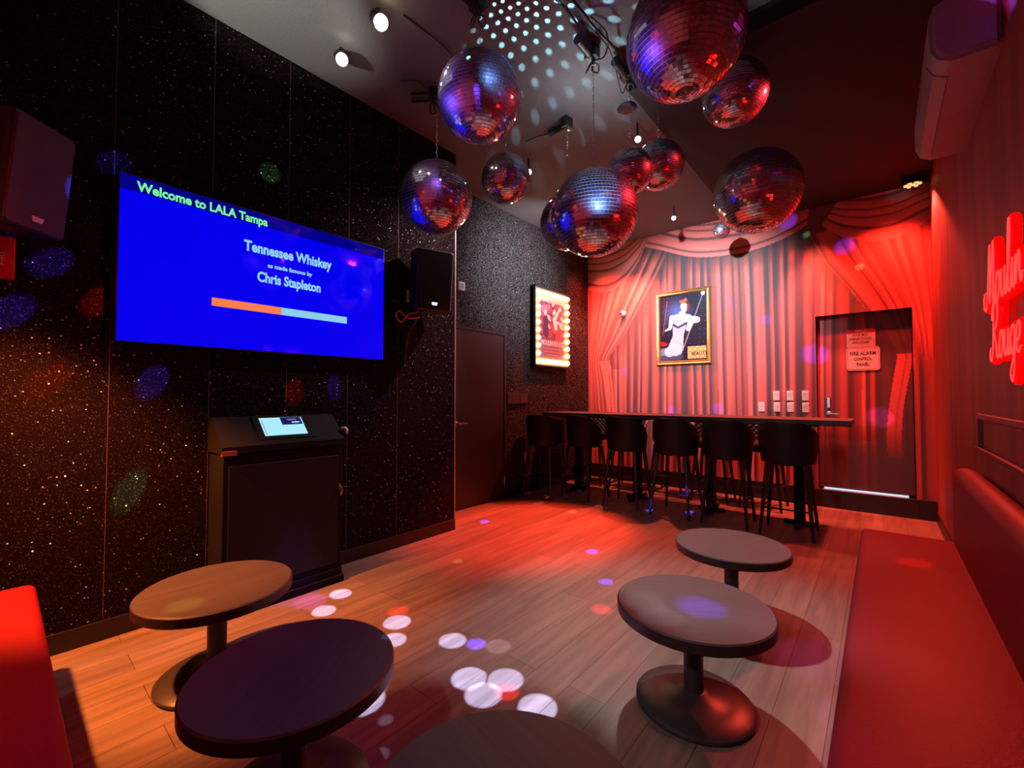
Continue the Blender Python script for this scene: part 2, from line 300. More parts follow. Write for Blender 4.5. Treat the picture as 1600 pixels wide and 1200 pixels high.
def box(bm, x0, x1, y0, y1, z0, z1, bev=0, seg=2):
    r = bmesh.ops.create_cube(bm, size=1); vs_ = r['verts']
    bmesh.ops.scale(bm, vec=(x1 - x0, y1 - y0, z1 - z0), verts=vs_); bmesh.ops.translate(bm, vec=((x0 + x1) / 2, (y0 + y1) / 2, (z0 + z1) / 2), verts=vs_)
    if bev:
        es = list({e for v in vs_ for e in v.link_edges}); bmesh.ops.bevel(bm, geom=es, offset=bev, segments=seg, profile=.5, affect='EDGES')
    return bm
def B(*a, **k): return box(bmesh.new(), *a, **k)
def lathe(bm, prof, n=48, c=(0, 0, 0), axis='z'):
    rings = []
    for r, z in prof:
        ring = []
        if r < 1e-6:
            ring = [bm.verts.new(_ax(0, 0, z, c, axis))]
        else:
            for i in range(n):
                a = 2 * PI * i / n; ring.append(bm.verts.new(_ax(r * math.cos(a), r * math.sin(a), z, c, axis)))
        rings.append(ring)
    for a, b in zip(rings, rings[1:]):
        if len(a) == 1 and len(b) == 1: continue
        for i in range(n):
            j = (i + 1) % n
            if len(a) == 1: bm.faces.new((a[0], b[i], b[j]))
            elif len(b) == 1: bm.faces.new((a[i], a[j], b[0]))
            else: bm.faces.new((a[i], a[j], b[j], b[i]))
    bmesh.ops.recalc_face_normals(bm, faces=bm.faces); return bm
def _ax(x, y, z, c, axis):
    p = {'z': (x, y, z), 'x': (z, x, y), 'y': (x, z, y)}[axis]
    return (p[0] + c[0], p[1] + c[1], p[2] + c[2])
def tube(bm, pts, r, n=8, closed=False, r2=None):
    pts = [Vector(p) for p in pts]; K = len(pts); rings = []; prev = None
    for i, p in enumerate(pts):
        if closed: t = pts[(i + 1) % K] - pts[i - 1]
        else: t = pts[min(i + 1, K - 1)] - pts[max(i - 1, 0)]
        t.normalize()
        if prev is None: prev = t.orthogonal().normalized()
        u = (prev - t * prev.dot(t)); u = u.normalized() if u.length > 1e-6 else t.orthogonal().normalized(); prev = u; v = t.cross(u)
        rr = r if r2 is None else r + (r2 - r) * i / (K - 1)
        rings.append([bm.verts.new(p + (u * math.cos(2 * PI * k / n) + v * math.sin(2 * PI * k / n)) * rr) for k in range(n)])
    for i in range(K if closed else K - 1):
        a, b = rings[i], rings[(i + 1) % K]
        for k in range(n): bm.faces.new((a[k], a[(k + 1) % n], b[(k + 1) % n], b[k]))
    if not closed: bm.faces.new(rings[0][::-1]); bm.faces.new(rings[-1])
    bmesh.ops.recalc_face_normals(bm, faces=bm.faces); return bm
def spline(P, n=8, closed=False):
    P = [Vector(p) for p in P]; K = len(P); out = []
    for i in range(K if closed else K - 1):
        if closed: p0, p1, p2, p3 = P[i - 1], P[i], P[(i + 1) % K], P[(i + 2) % K]
        else: p0, p1, p2, p3 = P[max(i - 1, 0)], P[i], P[i + 1], P[min(i + 2, K - 1)]
        for k in range(n):
            t = k / n; out.append(.5 * ((2 * p1) + (p2 - p0) * t + (2 * p0 - 5 * p1 + 4 * p2 - p3) * t * t + (3 * p1 - p0 - 3 * p2 + p3) * t ** 3))
    if not closed: out.append(P[-1])
    return out
def frame_mat(o, ex, ez):
    ex = Vector(ex).normalized(); ez = Vector(ez).normalized(); en = ex.cross(ez)
    m = Matrix.Identity(4)
    for i in range(3): m[i][0] = ex[i]; m[i][1] = ez[i]; m[i][2] = en[i]; m[i][3] = o[i]
    return m
def text(name, s, origin, ex, ez, width, height, m, parent, bold=.0, depth=.0015, align='CENTER'):
    cu = bpy.data.curves.new('text_curve', 'FONT'); cu.body = s; cu.size = 1; cu.offset = bold; cu.resolution_u = 3
    t = bpy.data.objects.new('text_tmp', cu); COL.objects.link(t)
    dg = bpy.context.evaluated_depsgraph_get(); dg.update()
    me = bpy.data.meshes.new_from_object(t.evaluated_get(dg)); bpy.data.objects.remove(t); bpy.data.curves.remove(cu)
    bm = bmesh.new(); bm.from_mesh(me); bpy.data.meshes.remove(me)
    xs = [v.co.x for v in bm.verts]; ys = [v.co.y for v in bm.verts]; x0, x1 = min(xs), max(xs); y0, y1 = min(ys), max(ys)
    off = (x0 + x1) / 2 if align == 'CENTER' else x0
    for v in bm.verts: v.co = Vector(((v.co.x - off) * width / (x1 - x0), (v.co.y - y0) * height / (y1 - y0), 0))
    r = bmesh.ops.extrude_face_region(bm, geom=list(bm.faces)); bmesh.ops.translate(bm, vec=(0, 0, depth), verts=[g for g in r['geom'] if isinstance(g, bmesh.types.BMVert)])
    bm.transform(frame_mat(origin, ex, ez)); bmesh.ops.recalc_face_normals(bm, faces=bm.faces)
    return link(name, bm, m, parent)
def prism(bm, poly, fm, d0, d1):
    a = [bm.verts.new(fm @ Vector((x, y, d0))) for x, y in poly]; b = [bm.verts.new(fm @ Vector((x, y, d1))) for x, y in poly]
    n = len(poly); bm.faces.new(a[::-1]); bm.faces.new(b)
    for i in range(n): bm.faces.new((a[i], a[(i + 1) % n], b[(i + 1) % n], b[i]))
    bmesh.ops.recalc_face_normals(bm, faces=bm.faces); return bm
def rrect(w_, h_, r, n=6, cx=0, cy=0):
    out = []
    for sx, sy, a0 in ((1, 1, 0), (-1, 1, 90), (-1, -1, 180), (1, -1, 270)):
        for k in range(n + 1):
            a = math.radians(a0 + 90 * k / n); out.append((cx + sx * (w_ / 2 - r) + r * math.cos(a), cy + sy * (h_ / 2 - r) + r * math.sin(a)))
    return out

# ================================================================ SETTING
struct('floor', B(XB - .1, XR + .1, YF - .1, YB + .2, -.1, 0), 'floor')
struct('ceiling', B(XB - .1, XR + .1, YF - .1, YB + .2, ZC, ZC + .1), 'ceiling')
struct('trim_1', B(-1.42, XR, 3.05, YB, 3.63, ZC, bev=.002), 'soffit')          # lowered soffit over the bar side
wl = struct('wall_left', B(XA - .5, XA, YF, YN, 0, ZC), 'glitter')
struct('wall_recess', B(XB - .1, XB, YN, YB, 0, ZC), 'glitter2')
struct('wall_right', B(XR, XR + .1, YF, YB, 0, ZC), 'redwall')
struct('wall_front', B(XA - .5, XR + .1, YF - .1, YF, 0, ZC), mat('pinkish_red_wall', (.6, .16, .15), .6))
struct('trim_2', B(XA - .004, XA + .004, YN - .004, YN + .006, 0, ZC), mat('corner_trim_pinkish', (.35, .22, .2), .35))
bm = bmesh.new()
for y in (.40, .87, 1.34, 1.81, 2.28): box(bm, XA, XA + .0012, y - .0015, y + .0015, .11, ZC)
for y in (4.30, 4.72, 5.20, 5.70): box(bm, XB, XB + .0012, y - .0015, y + .0015, .1, ZC)
struct('trim_3', bm, mat('wallpaper_seam', (.10, .055, .04), .5))
struct('baseboard_left', B(XA, XA + .014, YF, YN, 0, .105, bev=.003), 'base')
struct('baseboard_recess', B(XB, XB + .014, 4.30, YB, 0, .105, bev=.003), 'base')
bm = B(XB, -.63, YB - .03, YB, 0, .21, bev=.003); box(bm, .30, XR, YB - .03, YB, 0, .21, bev=.003); box(bm, -.63, .30, YB - .03, YB + .13, 0, .205, bev=.003)
struct('baseboard_back', bm, 'base')
struct('baseboard_right', B(XR - .014, XR, 3.8, YB - .03, 0, .11, bev=.003), 'base')
bm = B(XR - .02, XR, YF, 3.66, 1.19, 1.22, bev=.004); box(bm, XR - .025, XR, YF, 3.70, 1.0, 1.03, bev=.004); box(bm, XR - .02, XR, 3.62, 3.68, 1.03, 1.19, bev=.003)
struct('trim_4', bm, 'redwood')

# ---- printed drape mural on the back wall: colours of the printed folds per vertex
SAL = np.array([.86, .215, .195]); DRK = np.array([.075, .060, .075]); DEEP = np.array([.30, .050, .045])
def smooths(a, b, x): t = np.clip((x - a) / (b - a), 0, 1); return t * t * (3 - 2 * t)
def fold(p, sharp=.3, seed=0.0):
    """light-to-dark value of a printed fold pattern along phase p (1 fold per unit)"""
    q = p + .20 * np.sin(p * 1.7 + seed) + .10 * np.sin(p * 4.1 + 2 * seed)
    f = q - np.floor(q); k = np.floor(q)
    wd = .14 + .30 * np.sin(k * 12.9898 + seed * 3) ** 2; lv = .62 + .38 * np.sin(k * 7.31 + seed) ** 2
    d = np.abs(f - .5) - wd / 2
    dark = 1 - smooths(-.06, .07, d)
    body = 1 - .45 * smooths(.30, -.05, np.abs(f - .5) - wd / 2) * (f > .5) - .15 * smooths(.2, .5, f) * (f <= .5)
    edge = smooths(.3, .0, np.abs(f - .12)) * .25
    return np.clip((body - .22 + edge) * lv, 0, 1) * (1 - dark) + .06 * dark
def curve(t, T, V, w=.12):
    """smoothed piecewise curve"""
    T = np.array(T, float); V = np.array(V, float); g = np.linspace(T[0], T[-1], 600); y = np.interp(g, T, V); dx = g[1] - g[0]; n = max(1, int(w / dx))
    k = np.hanning(2 * n + 3); k /= k.sum(); y = np.convolve(np.pad(y, n + 1, mode='reflect', reflect_type='odd'), k, 'valid'); return np.interp(t, g, y)
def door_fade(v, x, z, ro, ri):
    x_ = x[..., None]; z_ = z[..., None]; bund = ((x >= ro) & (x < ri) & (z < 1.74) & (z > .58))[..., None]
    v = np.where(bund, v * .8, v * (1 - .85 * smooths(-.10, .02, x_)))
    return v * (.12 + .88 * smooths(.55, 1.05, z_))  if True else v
def drape_print(x, z, door=False):
    x = x.astype(float); z = z.astype(float)
    xx = x + .006 * np.sin(z * 1.7 + x * 4) + .02 * np.sin(x * 3) * (z - 2)
    v = fold((xx + 3.76) / .128, seed=.7)
    v = v * (.90 + .10 * np.sin(x * 71 + .4 * np.sin(z * 3)))
    # left tied-back curtain
    zi = [0, 1.0, 1.62, 1.86, 1.94, 2.28, 2.55, 2.9, 3.22, 3.6, 3.77]
    xi_ = curve(z, zi, [-3.34, -3.40, -3.47, -3.53, -3.52, -3.36, -3.24, -3.08, -2.93, -2.74, -2.68])
    xo_ = curve(z, zi, [-3.22, -3.26, -3.32, -3.38, -3.39, -3.10, -2.93, -2.72, -2.53, -2.33, -2.25])
    a = (x < xi_); q = (x + 3.76) / (xi_ + 3.76 + 1e-6); v = np.where(a, fold(q * (4.5 + .0 * z) + .15, seed=2.1) * .75 + .22, v)
    b = (x >= xi_) & (x < xo_); q = (x - xi_) / (xo_ - xi_ + 1e-6); v = np.where(b & (z > 1.87), fold(q * 3.0 + .25, seed=.3), v)
    v = np.where(b & (z <= 1.87), np.where(np.abs(q - .55 + .2 * np.sin(z * 3)) < .05, .3, .85), v)
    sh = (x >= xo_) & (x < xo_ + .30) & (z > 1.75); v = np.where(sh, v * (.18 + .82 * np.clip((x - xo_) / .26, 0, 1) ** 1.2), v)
    tie = (np.abs(z - 1.87) < .03) & (x > -3.56) & (x < -3.36); v = np.where(tie, .45 + .5 * (np.sin((x + z) * 200) > 0), v)
    tas = (np.hypot((x + 3.35) / .022, (z - 1.74) / .10) < 1); v = np.where(tas, .8, v)
    # right tied-back curtain
    zr = [0, .2, .55, .75, 1.12, 1.5, 1.74, 2.02, 2.30, 2.55, 2.93, 3.35, 3.77]
    ro = curve(z, zr, [.13, .12, .07, .05, .08, .13, .17, .03, -.10, -.24, -.48, -.65, -.74])
    ri = curve(z, zr, [.22, .22, .20, .18, .20, .26, .30, .27, .21, .12, -.04, -.20, -.3])
    q = (x - ro) / (ri - ro + 1e-6); c = (x >= ro) & (x < ri); v = np.where(c & (z > 1.74), fold(q * 2.6 + .3, seed=1.9), v)
    v = np.where(c & (z <= 1.74), np.where(z < .56, .2, .9 - .25 * (np.abs(q - .62) < .08)), v)
    q = (x - ri) / (.47 - ri); c = (x >= ri); v = np.where(c & (z > 1.74), fold(q * 3.6 + .3, seed=2.7) * .75 + .22, v); g_ = smooths(1.55, 2.1, z); v = np.where(c, v * g_ + (1 - g_) * fold((x - .2) / .10, seed=.2) * .55, v)
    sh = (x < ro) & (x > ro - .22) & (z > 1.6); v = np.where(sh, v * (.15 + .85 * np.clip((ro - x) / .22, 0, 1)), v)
    # swags: cloth hanging in curved folds with thin dark creases
    def swag(mask, t, n, seed):
        nonlocal v
        p = t * n; q = p + .30 * np.sin(p * 1.7 + seed); f = q - np.floor(q)
        s2 = .98 - .38 * smooths(.30, 1, f); s2 = s2 * (1 - .92 * smooths(.72, .86, f) * (1 - smooths(.93, 1.0, f))); v = np.where(mask, s2, v)
    zl = curve(x, [-3.8, -3.55, -3.40, -3.26, -3.04, -2.82, -2.70], [3.13, 3.05, 3.03, 3.05, 3.18, 3.46, 3.76], .08)
    zc = curve(x, [-2.90, -2.52, -2.23, -2.0, -1.7, -1.3, -1.01, -.73, -.55, -.30], [3.69, 3.54, 3.40, 3.31, 3.26, 3.245, 3.29, 3.39, 3.50, 3.70], .2)
    zrr = curve(x, [-.64, -.52, -.42, -.29, -.06, .16, .50], [3.66, 3.42, 3.30, 3.19, 3.09, 3.08, 3.24], .1)
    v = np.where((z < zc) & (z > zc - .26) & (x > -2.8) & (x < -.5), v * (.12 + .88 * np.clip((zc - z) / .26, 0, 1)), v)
    swag((z > zc) & (x > -2.86) & (x < -.36), (z - zc) / .52, 4.2, .4)
    m2 = (z > zl) & (x < -2.70 + (3.77 - z) * -.12); swag(m2, (z - zl) / (4.05 - zl), 6.2, 1.1)
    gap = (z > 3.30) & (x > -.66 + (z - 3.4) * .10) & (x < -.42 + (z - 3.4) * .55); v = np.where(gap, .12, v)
    m3 = (z > zrr) & (x > -.56 + np.clip(z - 3.30, 0, 1) * .62); swag(m3, (z - zrr) / (4.05 - zrr), 7.0, 2.2)
    v = np.clip(v, 0, 1)[..., None]
    mid = np.array([.40, .095, .085])
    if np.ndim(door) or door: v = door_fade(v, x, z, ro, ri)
    return np.where(v < .45, DRK + (mid - DRK) * v / .45, mid + (SAL - mid) * (v - .45) / .55)
def print_grid(name, x0, x1, z0, z1, y, step, m, parent=None, hole=None, shift=(0, 0), fn=drape_print):
    sx, sz = step if isinstance(step, tuple) else (step, step); nx = max(2, int(round((x1 - x0) / sx)) + 1); nz = max(2, int(round((z1 - z0) / sz)) + 1)
    X, Z = np.meshgrid(np.linspace(x0, x1, nx), np.linspace(z0, z1, nz))
    if hole:   # snap grid lines to the opening's edges
        for e in hole[:2]: X[:, np.argmin(np.abs(X[0] - e))] = e
        for e in hole[2:]: Z[np.argmin(np.abs(Z[:, 0] - e)), :] = e
    V = np.stack([X.ravel(), np.full(X.size, y), Z.ravel()], 1)
    i = np.arange(nz - 1)[:, None] * nx + np.arange(nx - 1)[None]; F = np.stack([i, i + 1, i + 1 + nx, i + nx], -1).reshape(-1, 4)
    if hole:
        cx = V[F, 0].mean(1); cz = V[F, 2].mean(1); F = F[~((cx > hole[0]) & (cx < hole[1]) & (cz > hole[2]) & (cz < hole[3]))]
    me = bpy.data.meshes.new(name); me.vertices.add(len(V)); me.vertices.foreach_set('co', V.ravel()); me.loops.add(F.size); me.loops.foreach_set('vertex_index', F.ravel().astype(np.int32))
    me.polygons.add(len(F)); me.polygons.foreach_set('loop_start', np.arange(0, F.size, 4)); me.polygons.foreach_set('loop_total', np.full(len(F), 4)); me.update(calc_edges=True)
    c = fn(X + shift[0], Z + shift[1]).reshape(-1, 3); ca = me.color_attributes.new('print', 'FLOAT_COLOR', 'POINT'); ca.data.foreach_set('color', np.concatenate([c, np.ones((len(c), 1))], 1).ravel())
    return link(name, me, m, parent)
DX0, DX1, DZ0, DZ1 = -.59, .28, .205, 2.29
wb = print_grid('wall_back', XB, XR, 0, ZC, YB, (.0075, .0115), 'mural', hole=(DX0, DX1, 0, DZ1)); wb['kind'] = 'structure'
struct('wall_back_core', B(XB, XR, YB + .135, YB + .2, 0, ZC), 'matte')
bm = B(DX0 - .03, DX0, YB + .002, YB + .13, 0, DZ1, bev=0); box(bm, DX1, DX1 + .03, YB + .002, YB + .13, 0, DZ1); box(bm, DX0 - .03, DX1 + .03, YB + .002, YB + .13, DZ1, DZ1 + .03)
struct('trim_5', bm, 'dblack')
d2 = thing('door_2', 'mural printed door', 'door', ((DX0 + DX1) / 2, YB + .1, DZ0)); del d2['label'], d2['category']; d2['kind'] = 'structure'
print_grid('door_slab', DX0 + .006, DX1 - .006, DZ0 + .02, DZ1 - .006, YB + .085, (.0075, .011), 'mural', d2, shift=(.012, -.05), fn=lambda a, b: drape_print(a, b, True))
link('daylight_gap', B(DX0 + .05, DX1 - .06, YB + .078, YB + .082, DZ0 + .001, DZ0 + .018), 'sky', d2)
link('threshold', B(DX0 + .04, DX1 - .06, YB - .02, YB + .076, DZ0, DZ0 + .006, bev=.001), 'threshold', d2)
bm = lathe(bmesh.new(), [(0, 0), (.030, 0), (.030, .012), (.012, .014), (.012, .05), (0, .05)], 24, (0, 0, 0), 'y'); bmesh.ops.rotate(bm, verts=bm.verts, cent=(0, 0, 0), matrix=Matrix.Rotation(PI, 3, 'Z'))
bmesh.ops.translate(bm, verts=bm.verts, vec=(-.48, YB + .085, 1.11)); box(bm, -.49, -.37, YB + .025, YB + .04, 1.10, 1.12, bev=.005)
hd = link('handle', bm, 'chrome', d2)
link('keypad_lock', B(-.505, -.455, YB + .05, YB + .085, 1.17, 1.31, bev=.012), 'chrome', d2)

# ---- black door in the recessed left wall
d1 = thing('door_1', 'black door', 'door', (XB, 3.8, 0)); del d1['label'], d1['category']; d1['kind'] = 'structure'
link('door_slab', B(XB, XB + .012, 3.36, 4.255, .01, 2.10, bev=.003), 'dblack', d1)
bm = B(XB, XB + .018, 4.262, 4.30, 0, 2.14, bev=.003); box(bm, XB, XB + .018, 3.31, 3.352, 0, 2.14, bev=.003); box(bm, XB, XB + .018, 3.352, 4.262, 2.108, 2.14, bev=.003)
link('door_frame', bm, 'base', d1)
for z in (1.84, 1.045, .234): link('hinge', tube(bmesh.new(), [(XB + .022, 4.259, z - .055), (XB + .022, 4.259, z + .055)], .006, 8), 'chrome', d1)
bm = lathe(bmesh.new(), [(0, 0), (.034, 0), (.034, .012), (.014, .016), (.014, .06), (0, .062)], 24, (XB + .012, 3.42, 1.005), 'x'); tube(bm, spline([(XB + .062, 3.42, 1.005), (XB + .066, 3.47, 1.005), (XB + .064, 3.55, 1.0)], 5), .011, 8)
smooth(link('door_handle', bm, 'chrome', d1))

# ================================================================ TELEVISION
tv = thing('television', 'large wall-mounted television with a blue song-title screen on the glitter wall', 'television', (XA, 1.255, 1.63))
Y0, Y1, Z0, Z1 = .418, 2.094, 1.627, 2.560; XS = XA + .06
link('housing', B(XA + .02, XS - .004, Y0 - .008, Y1 + .008, Z0 - .008, Z1 + .008, bev=.004), 'black', tv)
link('wall_bracket', B(XA, XA + .02, .9, 1.6, 1.85, 2.3), 'black', tv)
link('screen', B(XS - .004, XS, Y0, Y1, Z0, Z1), 'screen', tv)
link('title_band', B(XS, XS + .0008, Y0, Y1, Z1 - .085, Z1), 'band', tv)
EY, EZ = (0, 1, 0), (0, 0, 1)
def tvt(s, yc, zb, w_, h_, m, bold=.01): return text('lettering', s, (XS + .001, yc, zb), EY, EZ, w_, h_, m, tv, bold, .001)
tvt('Welcome to LALA Tampa', .833, 2.463, .69, .075, 'green', .03)
tvt('Tennessee Whiskey', 1.335, 2.262, .60, .095, 'cyan', .035)
tvt('as made famous by', 1.335, 2.192, .305, .040, 'cyan', .035)
tvt('Chris Stapleton', 1.335, 2.072, .435, .092, 'cyan', .035)
link('progress_bar', B(XS, XS + .0012, .86, 1.275, 1.888, 1.94), 'orange', tv)
link('progress_bar', B(XS, XS + .0012, 1.276, 1.765, 1.888, 1.94), 'cyan', tv)

# ================================================================ KARAOKE KIOSK
ks = thing('karaoke_kiosk', 'black karaoke cabinet with a small lit touchscreen standing beneath the television', 'kiosk', (-3.12, 1.25, 0))
KX, KY0, KY1 = -2.985, .875, 1.625
link('cabinet', B(XA + .016, KX, KY0, KY1, .10, .975, bev=.006), 'matte', ks)
bm = B(XA + .016, KX + .03, KY0 - .01, KY1 + .01, .0, .05, bev=.004); box(bm, XA + .016, KX + .012, KY0 - .004, KY1 + .004, .05, .10, bev=.004)
link('plinth', bm, 'matte', ks)
link('door', B(KX, KX + .012, KY0 + .03, KY1 - .03, .14, .90, bev=.004), 'vinyl', ks)
bm = bmesh.new(); fm = frame_mat((0, 0, 0), (1, 0, 0), (0, 0, 1))
prism(bm, [(XA + .016, .975), (KX + .022, .975), (KX + .022, 1.015), (-3.16, 1.185), (XA + .016, 1.185)], fm, -(KY1 + .012), -(KY0 - .012))
link('console_top', bm, 'matte', ks)
sa = Vector((-3.13, 0, 1.187)); sb = Vector((-3.0, 0, 1.052)) ; up = (sa - sb).normalized()
nrm = Vector((up.z * 1, 0, -up.x)); nrm = Vector((-up.z, 0, up.x)); nrm = nrm if nrm.z > 0 else -nrm
def kface(name, y0, y1, a0, a1, d, m):
    bm = bmesh.new(); sb2 = Vector((-2.975, 0, 1.015)); s2 = (Vector((-3.16, 0, 1.185)) - sb2); L = s2.length; s2.normalize()
    n2 = Vector((s2.z, 0, -s2.x)); n2 = n2 if n2.x > 0 else -n2
    pts = [sb2 + s2 * a * L + n2 * d0 + Vector((0, y, 0)) for d0 in (0, d) for a, y in ((a0, y0), (a0, y1), (a1, y1), (a1, y0))]
    v = [bm.verts.new(p) for p in pts]
    for f in ((0, 1, 2, 3), (4, 5, 6, 7), (0, 1, 5, 4), (1, 2, 6, 5), (2, 3, 7, 6), (3, 0, 4, 7)): bm.faces.new([v[k] for k in f])
    bmesh.ops.recalc_face_normals(bm, faces=bm.faces); return link(name, bm, m, ks)
kface('screen_bezel', 1.08, 1.44, .12, .95, .012, 'matte')
kface('touchscreen', 1.118, 1.39, .24, .88, .014, 'lcd')
kface('screen_window', 1.248, 1.382, .60, .87, .0155, 'lcdark')
kface('screen_line', 1.29, 1.35, .76, .80, .0165, 'whitelogo'); kface('screen_line', 1.315, 1.365, .66, .70, .0165, 'lcd')
for k in range(8): kface('screen_icon', 1.126, 1.132, .30 + k * .065, .318 + k * .065, .0165, 'lcdark')
smooth(link('hook', tube(bmesh.new(), spline([(-3.02, 1.638, 1.085), (-3.0, 1.655, 1.088), (-2.985, 1.662, 1.07), (-2.99, 1.66, 1.05)], 5), .010, 8), 'white', ks))
bm = tube(bmesh.new(), [(-2.968, 1.60, .70 - k * .012) for k in range(3)], .008, 8); tube(bm, spline([(-2.965, 1.603, .675), (-2.958, 1.608, .65), (-2.96, 1.606, .615)], 4), .014, 8, r2=.006)
smooth(link('lock_and_keys', bm, 'chrome', ks))
bm = B(KX + .001, KX + .024, KY0 - .012, KY0 + .07, .962, .992, bev=.002); link('corner_guard', bm, mat('purple_red_edge', (.25, .06, .07), .3), ks)

# ================================================================ LOUDSPEAKERS
def speaker(name, label, c, rz, tilt, w_, d_, h_, logo_m, grille='grille'):
    t = thing(name, label, 'speaker', c, rz)   # local +x is the front
    R = Matrix.Rotation(tilt, 4, 'Y')
    def L(nm, bm, m): bm.transform(R); return link(nm, bm, m, t, world=False)
    L('cabinet', B(-d_ / 2, d_ / 2, -w_ / 2, w_ / 2, -h_ / 2, h_ / 2, bev=.022, seg=3), 'black')
    g = bmesh.new(); prism(g, rrect(w_ - .03, h_ - .03, .018), frame_mat((0, 0, 0), (0, 1, 0), (0, 0, 1)), d_ / 2 - .004, d_ / 2 + .006); L('grille', g, grille)
    g = bmesh.new(); prism(g, [(-.02, -.012), (.02, -.012), (.026, .012), (-.026, .012)], frame_mat((0, 0, -h_ / 2 + .06), (0, 1, 0), (0, 0, 1)), d_ / 2 + .006, d_ / 2 + .009); L('badge', g, logo_m)
    link('bracket', tube(tube(bmesh.new(), [(-d_ / 2 - .09, 0, -.02), (0, 0, -.02)], .018, 8), [(-d_ / 2 - .09, 0, -.12), (-d_ / 2 - .09, 0, .08)], .03, 8), 'black', t, world=False)
    return t
speaker('loudspeaker', 'tall black loudspeaker mounted between the television and the wall corner', (-3.065, 2.50, 2.348), -.332, .116, .33, .22, .53, 'led', 'matte')
speaker('loudspeaker', 'big black loudspeaker with grey grille hung high on the wall before the television', (-2.993, .061, 2.331), .723, .096, .28, .16, .51, 'whitelogo')
wp = thing('wall_plate', 'pinkish white wall plate with a black plug beside the tall loudspeaker', 'outlet', (XA, 2.415, 2.22))
link('plate', B(XA, XA + .006, 2.37, 2.462, 2.165, 2.28, bev=.002), 'white', wp); link('plug', B(XA + .006, XA + .05, 2.41, 2.45, 2.195, 2.225, bev=.008), 'cable', wp)
tag(link('cable', tube(bmesh.new(), spline([(-3.22, 2.43, 2.20), (-3.15, 2.42, 2.08), (-3.16, 2.33, 2.04), (-3.14, 2.24, 1.96), (-3.13, 2.18, 2.0), (-3.14, 2.22, 2.05), (-3.13, 2.3, 2.0), (-3.12, 2.42, 2.02)], 6), .006, 6), 'orangecable'),
    'looped orange cable hanging under the wall plate by the loudspeaker', 'cable')
tag(link('cable', tube(bmesh.new(), spline([(-3.2, 2.5, 2.15), (-3.16, 2.40, 1.98), (-3.20, 2.35, 1.85), (-3.22, 2.33, 1.60)], 6), .012, 6), 'cable'), 'thick black cable running down below the loudspeaker', 'cable')

# ================================================================ FIRE ALARM + small wall boxes
fa = thing('fire_alarm', 'small red fire alarm box under the grey-grilled loudspeaker', 'fire alarm', (XA, .01, 1.98))
link('housing', B(XA, XA + .05, -.06, .046, 1.885, 2.09, bev=.006), 'firered', fa)
text('lettering', 'FIRE', (XA + .051, .012, 1.985), (0, 0, 1), (0, -1, 0), .07, .018, 'white', fa, .02)
al = thing('alarm_sounder', 'white square alarm sounder high above the black door', 'alarm', (XB, 3.52, 2.6))
link('housing', B(XB, XB + .035, 3.44, 3.545, 2.56, 2.66, bev=.010), 'white', al)
bm = bmesh.new()
for i in range(4): box(bm, XB + .035, XB + .037, 3.465 + i * .016, 3.472 + i * .016, 2.58, 2.64)
link('grille', bm, 'black', al)
vb = thing('vent_panel', 'dark slatted vent box on the recessed wall right of the black door', 'vent', (XB, 4.53, 1.21))
link('frame', B(XB, XB + .02, 4.31, 4.752, 1.215, 1.365, bev=.004), 'dblack', vb)
bm = bmesh.new()
for i in range(7): box(bm, XB + .02, XB + .028, 4.33, 4.56, 1.228 + i * .018, 1.238 + i * .018); box(bm, XB + .02, XB + .028, 4.58, 4.74, 1.228 + i * .018, 1.238 + i * .018)
link('slats', bm, mat('vent_slat', (.09, .05, .06), .4), vb)
ot = thing('outlet', 'white wall outlet low beside the first bar stool', 'outlet', (XB, 4.745, .41))
link('plate', B(XB, XB + .006, 4.70, 4.79, .415, .545, bev=.002), 'white', ot)
bm = B(XB + .006, XB + .009, 4.725, 4.765, .49, .53, bev=.003); box(bm, XB + .006, XB + .009, 4.725, 4.765, .43, .47, bev=.003); link('socket', bm, mat('outlet_socket', (.5, .4, .4), .4), ot)

# ================================================================ MARQUEE POSTER (lit by bulbs)
mp_ = thing('marquee_poster', 'lit film poster box framed by warm round bulbs on the recessed wall', 'poster', (XB, 5.28, 1.74))
PY0, PY1, PZ0, PZ1 = 4.83, 5.745, 1.745, 2.885; PX = XB + .09
bm = B(XB, PX, PY0, PY0 + .02, PZ0, PZ1); box(bm, XB, PX, PY1 - .02, PY1, PZ0, PZ1); box(bm, XB, PX, PY0, PY1, PZ0, PZ0 + .02); box(bm, XB, PX, PY0, PY1, PZ1 - .02, PZ1); box(bm, XB, XB + .06, PY0, PY1, PZ0, PZ1)
link('frame', bm, 'black', mp_)
bm = B(XB + .06, XB + .064, PY0 + .02, PY0 + .145, PZ0 + .02, PZ1 - .02); box(bm, XB + .06, XB + .064, PY1 - .145, PY1 - .02, PZ0 + .02, PZ1 - .02); box(bm, XB + .06, XB + .064, PY0 + .145, PY1 - .145, PZ0 + .02, PZ0 + .13); box(bm, XB + .06, XB + .064, PY0 + .145, PY1 - .145, PZ1 - .13, PZ1 - .02)
link('bulb_panel', bm, mat('cream_bulb_panel', (.30, .20, .09), .5), mp_)
